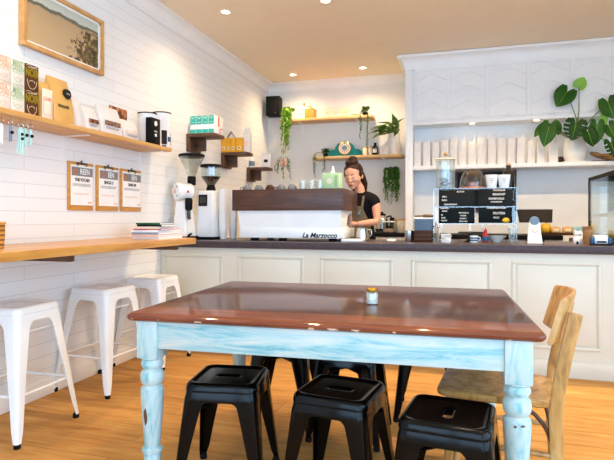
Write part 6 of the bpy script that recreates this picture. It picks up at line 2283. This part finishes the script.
# tray of wrapped bread and a lemon at the back bench
yt = 5.86
x0, x1 = ux(541, yt), ux(578, yt)
ZB = 0.945
t = thing('bread_tray', 'dark tray of wrapped loaves on the back bench', 'tray', ((x0 + x1) / 2, yt + 0.05, ZB))
w = x1 - x0
MB().loops([rrect(w * a, 0.24 * b, 0.015, 4, z_) for z_, a, b in ((0, 0.96, 0.95), (0.022, 1, 1), (0.022, 0.97, 0.96), (0.006, 0.95, 0.93))]).build('tray', M['walnut'], t)
for k, (u, u2, lab) in enumerate(((551, 561, 'wrapped loaf in the dark tray, left of the pair'), (563, 574, 'wrapped loaf in the dark tray, right of the pair'))):
    a, b = ux(u, yt), ux(u2, yt)
    o = thing('wrapped_loaf', lab, 'bread', ((a + b) / 2, yt + 0.05, ZB + 0.006), R(5 - 9 * k), 'wrapped loaves in the dark tray')
    L = (b - a)
    MB().loops([[Vector((x * L / 2, r * 0.05 * math.cos(2 * PI * i / 14), 0.040 + r * 0.04 * math.sin(2 * PI * i / 14))) for i in range(14)] for x, r in ((-1, 0.35), (-0.92, 0.8), (-0.6, 1), (0.6, 1), (0.92, 0.82), (1.0, 0.4))]).build('loaf', M['bread'], o)
    MB().box((0, -0.0496, 0.045), (L * 0.5, 0.004, 0.03), None, 0.001).build('label', M['cream'], o)
o = thing('pumpkin', 'round yellow squash at the left end of the dark bread tray', 'squash', (ux(546.5, yt), yt + 0.04, ZB + 0.006))
mb = MB()
ls = []
for j in range(10):
    a = PI * j / 9
    ls.append([Vector(((0.052 + 0.004 * math.cos(6 * 2 * PI * i / 36)) * max(math.sin(a), 0.08) * math.cos(2 * PI * i / 36), (0.052 + 0.004 * math.cos(6 * 2 * PI * i / 36)) * max(math.sin(a), 0.08) * math.sin(2 * PI * i / 36), 0.06 - 0.058 * math.cos(a))) for i in range(36)])
mb.loops(ls).build('body', M['yellow'], o)
MB().tube([(0, 0, 0.115), (0.006, 0, 0.135)], 0.007, 8).build('stalk', M['stem'], o)

# figurine jar, green cup, brown cup, printer
t = thing('sugar_dispenser', 'white rounded pouring jar on the worktop left of the brown cup', 'jar', on_top(578, 4.3))
MB().lathe([(0.028, 0), (0.031, 0.004), (0.034, 0.03), (0.031, 0.05), (0.022, 0.06)], seg=24).build('body', M['white_plastic'], t)
MB().sph((0, 0, 0.075), (0.025, 0.024, 0.022)).build('head', M['white_plastic'], t)
for s_ in (-1, 1):
    MB().sph((0.018 * s_, -0.002, 0.094), (0.007, 0.005, 0.010)).build('ear', M['white_plastic'], t)
MB().sph((-0.010, -0.030, 0.012), (0.008, 0.006, 0.012)).build('foot', M['black_matt'], t)
t = thing('stone_cup', 'pale green ceramic cup behind the white pouring jar', 'cup', on_top(578.3, 4.62))
MB().lathe([(0.028, 0), (0.03, 0.004), (0.043, 0.125), (0.04, 0.125), (0.028, 0.01), (0, 0.01)], seg=24).build('cup', M['green_pale'] if 'green_pale' in M else M['mint'], t)
t = thing('card_holder', 'small white upright card beside the white pouring jar', 'card', on_top(583.5, 4.34))
MB().box((0.004, 0.01, 0.045), (0.05, 0.004, 0.09), Euler((R(-8), 0, 0)), 0.001).build('card', M['paper'], t)
MB().box((0.004, 0.012, 0.004), (0.05, 0.03, 0.008), None, 0.002).build('foot', M['white_plastic'], t)
p0, p1 = at(586, 228, Y=4.24), at(593.5, 241, Y=4.24)
t = thing('kraft_cup', 'tall brown corrugated paper cup on the worktop', 'cup', on_top(587.5, 4.2))
H = at(587, 226.5, Y=4.2).z - CT
ls = []
for r, zz in ((0.026, 0), (0.027, 0.003), (0.0325, H - 0.003), (0.0335, H), (0.030, H), (0.025, 0.008)):
    ls.append([Vector(((r + 0.0007 * (i % 2)) * math.cos(2 * PI * i / 48), (r + 0.0007 * (i % 2)) * math.sin(2 * PI * i / 48), zz)) for i in range(48)])
MB().loops(ls).build('cup', M['kraft_dark'] if 'kraft_dark' in M else M['drift'], t, smooth=20)
t = thing('receipt_printer', 'white and dark grey receipt printer at the right end of the worktop', 'printer', on_top(599.5, 4.2), R(0))
MB().box((0, 0, 0.006), (0.135, 0.13, 0.012), None, 0.004).build('base', M['ink'], t)
MB().box((0, 0.005, 0.042), (0.085, 0.12, 0.06), None, 0.008).build('body', M['white_plastic'], t)
for s_ in (-1, 1):
    MB().box((0.054 * s_, 0.0, 0.034), (0.022, 0.12, 0.044), None, 0.005).build('side_grip', M['slate_dark'] if 'slate_dark' in M else M['blue'], t)
MB().box((0, -0.062, 0.026), (0.06, 0.006, 0.012), None, 0.001).build('paper_slot', M['black_matt'], t)
t = thing('yellow_cup', 'mustard yellow mug inside the glass case beyond the printer', 'mug', (3.67, 4.62, CT + 0.028))
MB().lathe([(0.03, 0), (0.032, 0.004), (0.034, 0.07), (0.031, 0.07), (0.03, 0.006), (0, 0.006)], seg=22).build('mug', M['yellow'], t)
MB().tube([(0.033, 0, 0.055), (0.05, 0, 0.05), (0.05, 0, 0.025), (0.033, 0, 0.018)], 0.0045, 8).build('handle', M['yellow'], t)

# glass display case on the counter's return
t = thing('glass_display_case', 'glass-sided display case with a dark frame at the right edge', 'display case', (3.575, 4.16, CT))
W, D, H = 0.62, 0.84, at(588, 178, Y=5.0).z - CT
e = 0.02
MB().bx(0, W, 0, D, 0, 0.026, 0.002).build('base', M['dark_steel'], t)
MB().bx(0, W, 0, D, H - 0.03, H, 0.002).build('top', M['ink'], t)
for x in (0, W - e):
    for y in (0, D - e):
        MB().bx(x, x + e, y, y + e, 0.0265, H - 0.0305).build('post', M['ink'], t)
for a, b, c, d in ((0.004, 0.009, e, D - e), (W - 0.009, W - 0.004, e, D - e)):
    MB().bx(a, b, c, d, 0.0265, H - 0.0305).build('glass_pane', M['glass'], t, smooth=0)
for c in (0.004, D - 0.009):
    MB().bx(e, W - e, c, c + 0.005, 0.0265, H - 0.0305).build('glass_pane', M['glass'], t, smooth=0)
for zz in (0.20, 0.36):
    MB().bx(e, W - e, 0.03, D - 0.03, zz, zz + 0.006).build('glass_shelf', M['acrylic'], t, smooth=0)
MB().bx(0.03, W - 0.03, D - 0.03, D - 0.024, H - 0.045, H - 0.033).build('light_strip', M['white_plastic'], t, smooth=0)
t = thing('dark_tray', 'dark oval platter on the upper shelf of the glass case', 'platter', (3.80, 4.62, CT + 0.207))
MB().loops([[Vector((p.x * k, p.y * k, zz)) for p in rrect(0.2, 0.3, 0.09, 6)] for zz, k in ((0, 0.8), (0.006, 0.9), (0.028, 1.0), (0.028, 0.97), (0.010, 0.85))]).build('platter', M['black_matt'], t)
# the return of the counter that carries the case
t = thing('counter_return', 'side return of the counter carrying the glass case', 'counter', (0, 0, 0))
MB().bx(3.56, 4.62, 4.785, 5.62, 0, 0.868).build('carcass', M['counter_paint'], t)
MB().bx(3.54, 4.62, 4.785, 5.64, 0.87, CT, 0.003).build('top', M['worktop'], t)

# ------------------------------------------------------------------ the monstera
yp = 6.05
SHELF = 1.698
p0, p1 = at(563, 156, Y=yp), at(587.5, 140, Y=yp)
r = (p1.x - p0.x) / 2
PX = (p0.x + p1.x) / 2
t = thing('plant_saucer', 'round white saucer under the big monstera pot', 'saucer', (PX, yp + 0.03, SHELF))
MB().lathe([(r * 0.95, 0), (r * 1.0, 0.003), (r * 1.06, 0.016), (r * 1.03, 0.016), (r * 0.95, 0.006), (0, 0.006)], seg=32).build('saucer', M['pot_white'], t)
t = thing('monstera_plant', 'big monstera with heart-shaped leaves in a round white pot on the niche shelf', 'plant', (PX, yp + 0.03, SHELF + 0.0065))
H = at(575, 138.5, Y=yp).z - SHELF
MB().lathe([(r * 0.72, 0), (r * 0.78, 0.005), (r * 0.98, H * 0.3), (r * 1.0, H * 0.5), (r * 0.9, H * 0.8), (r * 0.84, H * 0.9), (r * 0.86, H), (r * 0.8, H), (r * 0.8, H * 0.86), (0, H * 0.86)], seg=36).build('pot', M['pot_white'], t)
MB().lathe([(r * 0.79, H * 0.865), (r * 0.4, H * 0.9), (0, H * 0.9)], seg=24).build('soil', M['soil'], t)


def heart_leaf(parent, base, tip, width, mat, normal=(0, -1, 0.25), cup=0.18, holes=0, fold=0.0):
    """Heart-shaped leaf from its stalk end to its tip."""
    base, tip = Vector(base), Vector(tip)
    d = tip - base
    L = d.length
    d.normalize()
    n = Vector(normal)
    n = (n - d * n.dot(d)).normalized()
    s_ = d.cross(n)
    mb = MB()
    N = 22
    rows = []
    for i in range(N + 1):
        f = i / N
        hw_ = (math.sin(PI * min(1, (f + 0.30) / 1.30)) ** 0.85) * (1 - 0.15 * f) * 0.58 if f < 1 else 0.0
        hw_ = max(hw_, 0.004)
        rows.append((f, hw_))
    up = []
    verts = []
    for f, hw_ in rows:
        row = []
        for k in range(-4, 5):
            q = k / 4
            y = hw_ * width * q
            back = 0.36 * L * (1 - f) ** 3 * math.sin(PI * min(1, abs(q) * 1.35) / 1.45)       # lobes behind the stalk
            z_ = cup * width * (abs(q) ** 1.4) * hw_ * (1 - fold) - 0.12 * L * f * f + fold * abs(q) * width * 0.5 * hw_
            row.append(base + d * (L * f - back) + s_ * y + n * z_)
        verts.append([mb.b.verts.new(p) for p in row])
    for i in range(N):
        for k in range(8):
            if holes and 2 < i < 17 and (k in (0, 1) or k in (6, 7)) and (i % 4 in (0,)):
                continue
            mb.face((verts[i][k], verts[i][k + 1], verts[i + 1][k + 1], verts[i + 1][k]))
    o = mb.build('leaf', mat, parent, smooth=80, recalc=False)
    sd = o.modifiers.new('thickness', 'SOLIDIFY')
    sd.thickness = 0.0012
    mr = MB()
    mr.tube([base + d * L * f - n * (0.12 * L * f * f - 0.0005) for f in (0, 0.2, 0.4, 0.6, 0.8, 0.95)], [0.0025, 0.0022, 0.002, 0.0016, 0.0012, 0.0008], 5)
    mr.build('midrib', M['leaf_light'], o)
    return o


org = Vector((PX, yp + 0.03, SHELF + 0.0065))


def lf(ub, vb, ut, vt, y, wpx, mat, normal=(0, -1, 0.25), holes=0, fold=0.0, stem=True, via=None, cup=0.18):
    b, tp = at(ub, vb, Y=y), at(ut, vt, Y=y - 0.03)
    dep = y / (_c + (ub - 307) / FPX * _s)
    heart_leaf(t, b - org, tp - org, 0.74 * wpx * dep / FPX, M[mat], normal, cup, holes, fold)
    if stem:
        q = Vector((random.uniform(-0.02, 0.02), random.uniform(-0.02, 0.02), H * 0.88))
        mid = (via - org) if via is not None else (q * 0.45 + (b - org) * 0.55 + Vector((0, 0.0, 0.05)))
        mb = MB()
        mb.tube([q, mid, b - org], [0.006, 0.005, 0.0035], 7)
        mb.build('stem', M['stem'], t)


lf(567, 92, 557, 106, 5.88, 25, 'leaf_dark', via=at(577, 120, Y=5.89))
lf(579, 86, 584, 77, 5.90, 15, 'leaf_light', fold=0.3, via=at(579, 110, Y=5.90))
lf(549, 127, 544, 146, 5.88, 20, 'leaf_dark', via=at(560, 133, Y=5.95))
lf(556, 131, 557, 119, 5.98, 13, 'leaf', (0.4, -1, 0.2), fold=0.3, via=at(564, 133, Y=6.0))
lf(545, 126, 534, 136, 5.95, 13, 'leaf', (-0.5, -0.8, 0.3), fold=0.3, via=at(560, 131, Y=6.0))
lf(576, 124, 572, 140, 5.84, 27, 'leaf_deep', (0, -1, 0.35), holes=1)
lf(597, 125, 596, 144, 5.88, 18, 'leaf_dark', via=at(588, 128, Y=5.95))
lf(588, 132, 594, 146, 5.82, 19, 'leaf_deep', (0.2, -1, 0.2))
lf(608, 102, 614, 118, 5.86, 24, 'leaf_dark', (-0.2, -1, 0.2), via=at(592, 118, Y=5.90))
lf(609, 126, 616, 139, 5.92, 17, 'leaf_dark', via=at(600, 128, Y=5.98))
lf(611, 143, 617, 158, 5.84, 18, 'leaf_deep', via=at(600, 138, Y=5.95), holes=1)
lf(603, 122, 604, 112, 5.9, 10, 'leaf_light', fold=0.3, via=at(598, 130, Y=5.92))

# driftwood and timber offcuts right of the pot
p0 = at(591, 155, Y=6.1)
t = thing('driftwood', 'knotty piece of driftwood leaning right of the monstera pot', 'driftwood', (p0.x + 0.09, 6.10, SHELF), 0)
MB().tube([(-0.10, -0.02, 0.10), (-0.04, 0, 0.085), (0.03, 0.01, 0.055), (0.13, 0.0, 0.03), (0.18, -0.02, 0.022)], [0.014, 0.026, 0.024, 0.02, 0.012], 10).tube([(0.0, 0, 0.07), (0.05, -0.04, 0.075), (0.10, -0.05, 0.06)], [0.018, 0.015, 0.008], 8).build('wood', M['drift'], t)
t = thing('dark_book', 'dark book lying flat under the driftwood', 'book', (p0.x + 0.11, 6.13, SHELF))
MB().box((0, 0, 0.0095), (0.2, 0.14, 0.015)).build('pages', M['cream'], t, smooth=0)
MB().box((0, 0, 0.001), (0.21, 0.15, 0.002)).box((0, 0, 0.018), (0.21, 0.15, 0.002)).box((0, -0.0745, 0.0095), (0.21, 0.002, 0.019)).build('cover', M['brown_cup'], t, smooth=0)
t = thing('timber_block', 'small dark timber block behind the last white bag', 'block', (ux(561.5, 6.16), 6.19, SHELF))
MB().box((0, 0, 0.04), (0.06, 0.10, 0.08), None, 0.004).build('block', M['brown_cup'], t)
p0 = at(608, 165, Y=5.55)

#@@LIGHT
# ------------------------------------------------------------------ light
w = bpy.data.worlds.new('daylight')
S.world = w
w.use_nodes = True
bg = w.node_tree.nodes['Background']
bg.inputs['Color'].default_value = (0.56, 0.84, 1.18, 1)
bg.inputs['Strength'].default_value = 6.0


def lamp(name, kind, loc, energy, col, **kw):
    d = bpy.data.lights.new(name, kind)
    d.energy = energy
    d.color = srgb(col)[:3]
    for k, v in kw.items():
        setattr(d, k, v)
    o = bpy.data.objects.new(name, d)
    COL.objects.link(o)
    o.location = loc
    return o


pl = lamp('window_portal', 'AREA', (2.5, FY - 0.05, 1.45), 1, '#ffffff', shape='RECTANGLE', size=4.55, size_y=2.34)
pl.rotation_euler = (R(90), 0, 0)
pl.data.cycles.is_portal = True
pr = lamp('side_window_portal', 'AREA', (RX + 0.05, 0.35, 1.45), 1, '#ffffff', shape='RECTANGLE', size=2.34, size_y=4.14)
pr.rotation_euler = (0, R(90), 0)
pr.data.cycles.is_portal = True
WARM = '#ffdcae'
for p, lab in LIGHTS:
    if lab == 'cab':
        lamp('cabinet_spot', 'SPOT', (p.x, p.y, p.z - 0.012), 5, WARM, spot_size=R(130), spot_blend=0.8, shadow_soft_size=0.03)
for x, y in ((0.55, 4.21), (1.44, 4.24), (0.5, 6.29), (1.4, 6.24), (0.55, 2.1), (1.5, 2.1), (2.4, 2.1), (3.3, 2.1), (2.4, 4.3), (3.2, 4.3), (4.0, 4.3)):  # last right-hand spots are unseen fill, added without fixtures to brighten the back
    lamp('downlight_and_fill_spot', 'SPOT', (x, y, CZ - 0.02), (135 if x > 2 else 62 if y > 6 else 60) if y > 4 else 40, WARM, spot_size=R(150), spot_blend=1.0, shadow_soft_size=0.04)
S.view_settings.view_transform = 'Standard'
S.view_settings.look = 'None'
S.view_settings.gamma = 1
S.view_settings.exposure = -0.06
S.view_settings.use_curve_mapping = False
S.cycles.use_denoising = True
S.cycles.max_bounces = 10
S.cycles.diffuse_bounces = 6
S.cycles.transparent_max_bounces = 16
S.cycles.caustics_reflective = False
S.cycles.caustics_refractive = False
S.cycles.sample_clamp_indirect = 6
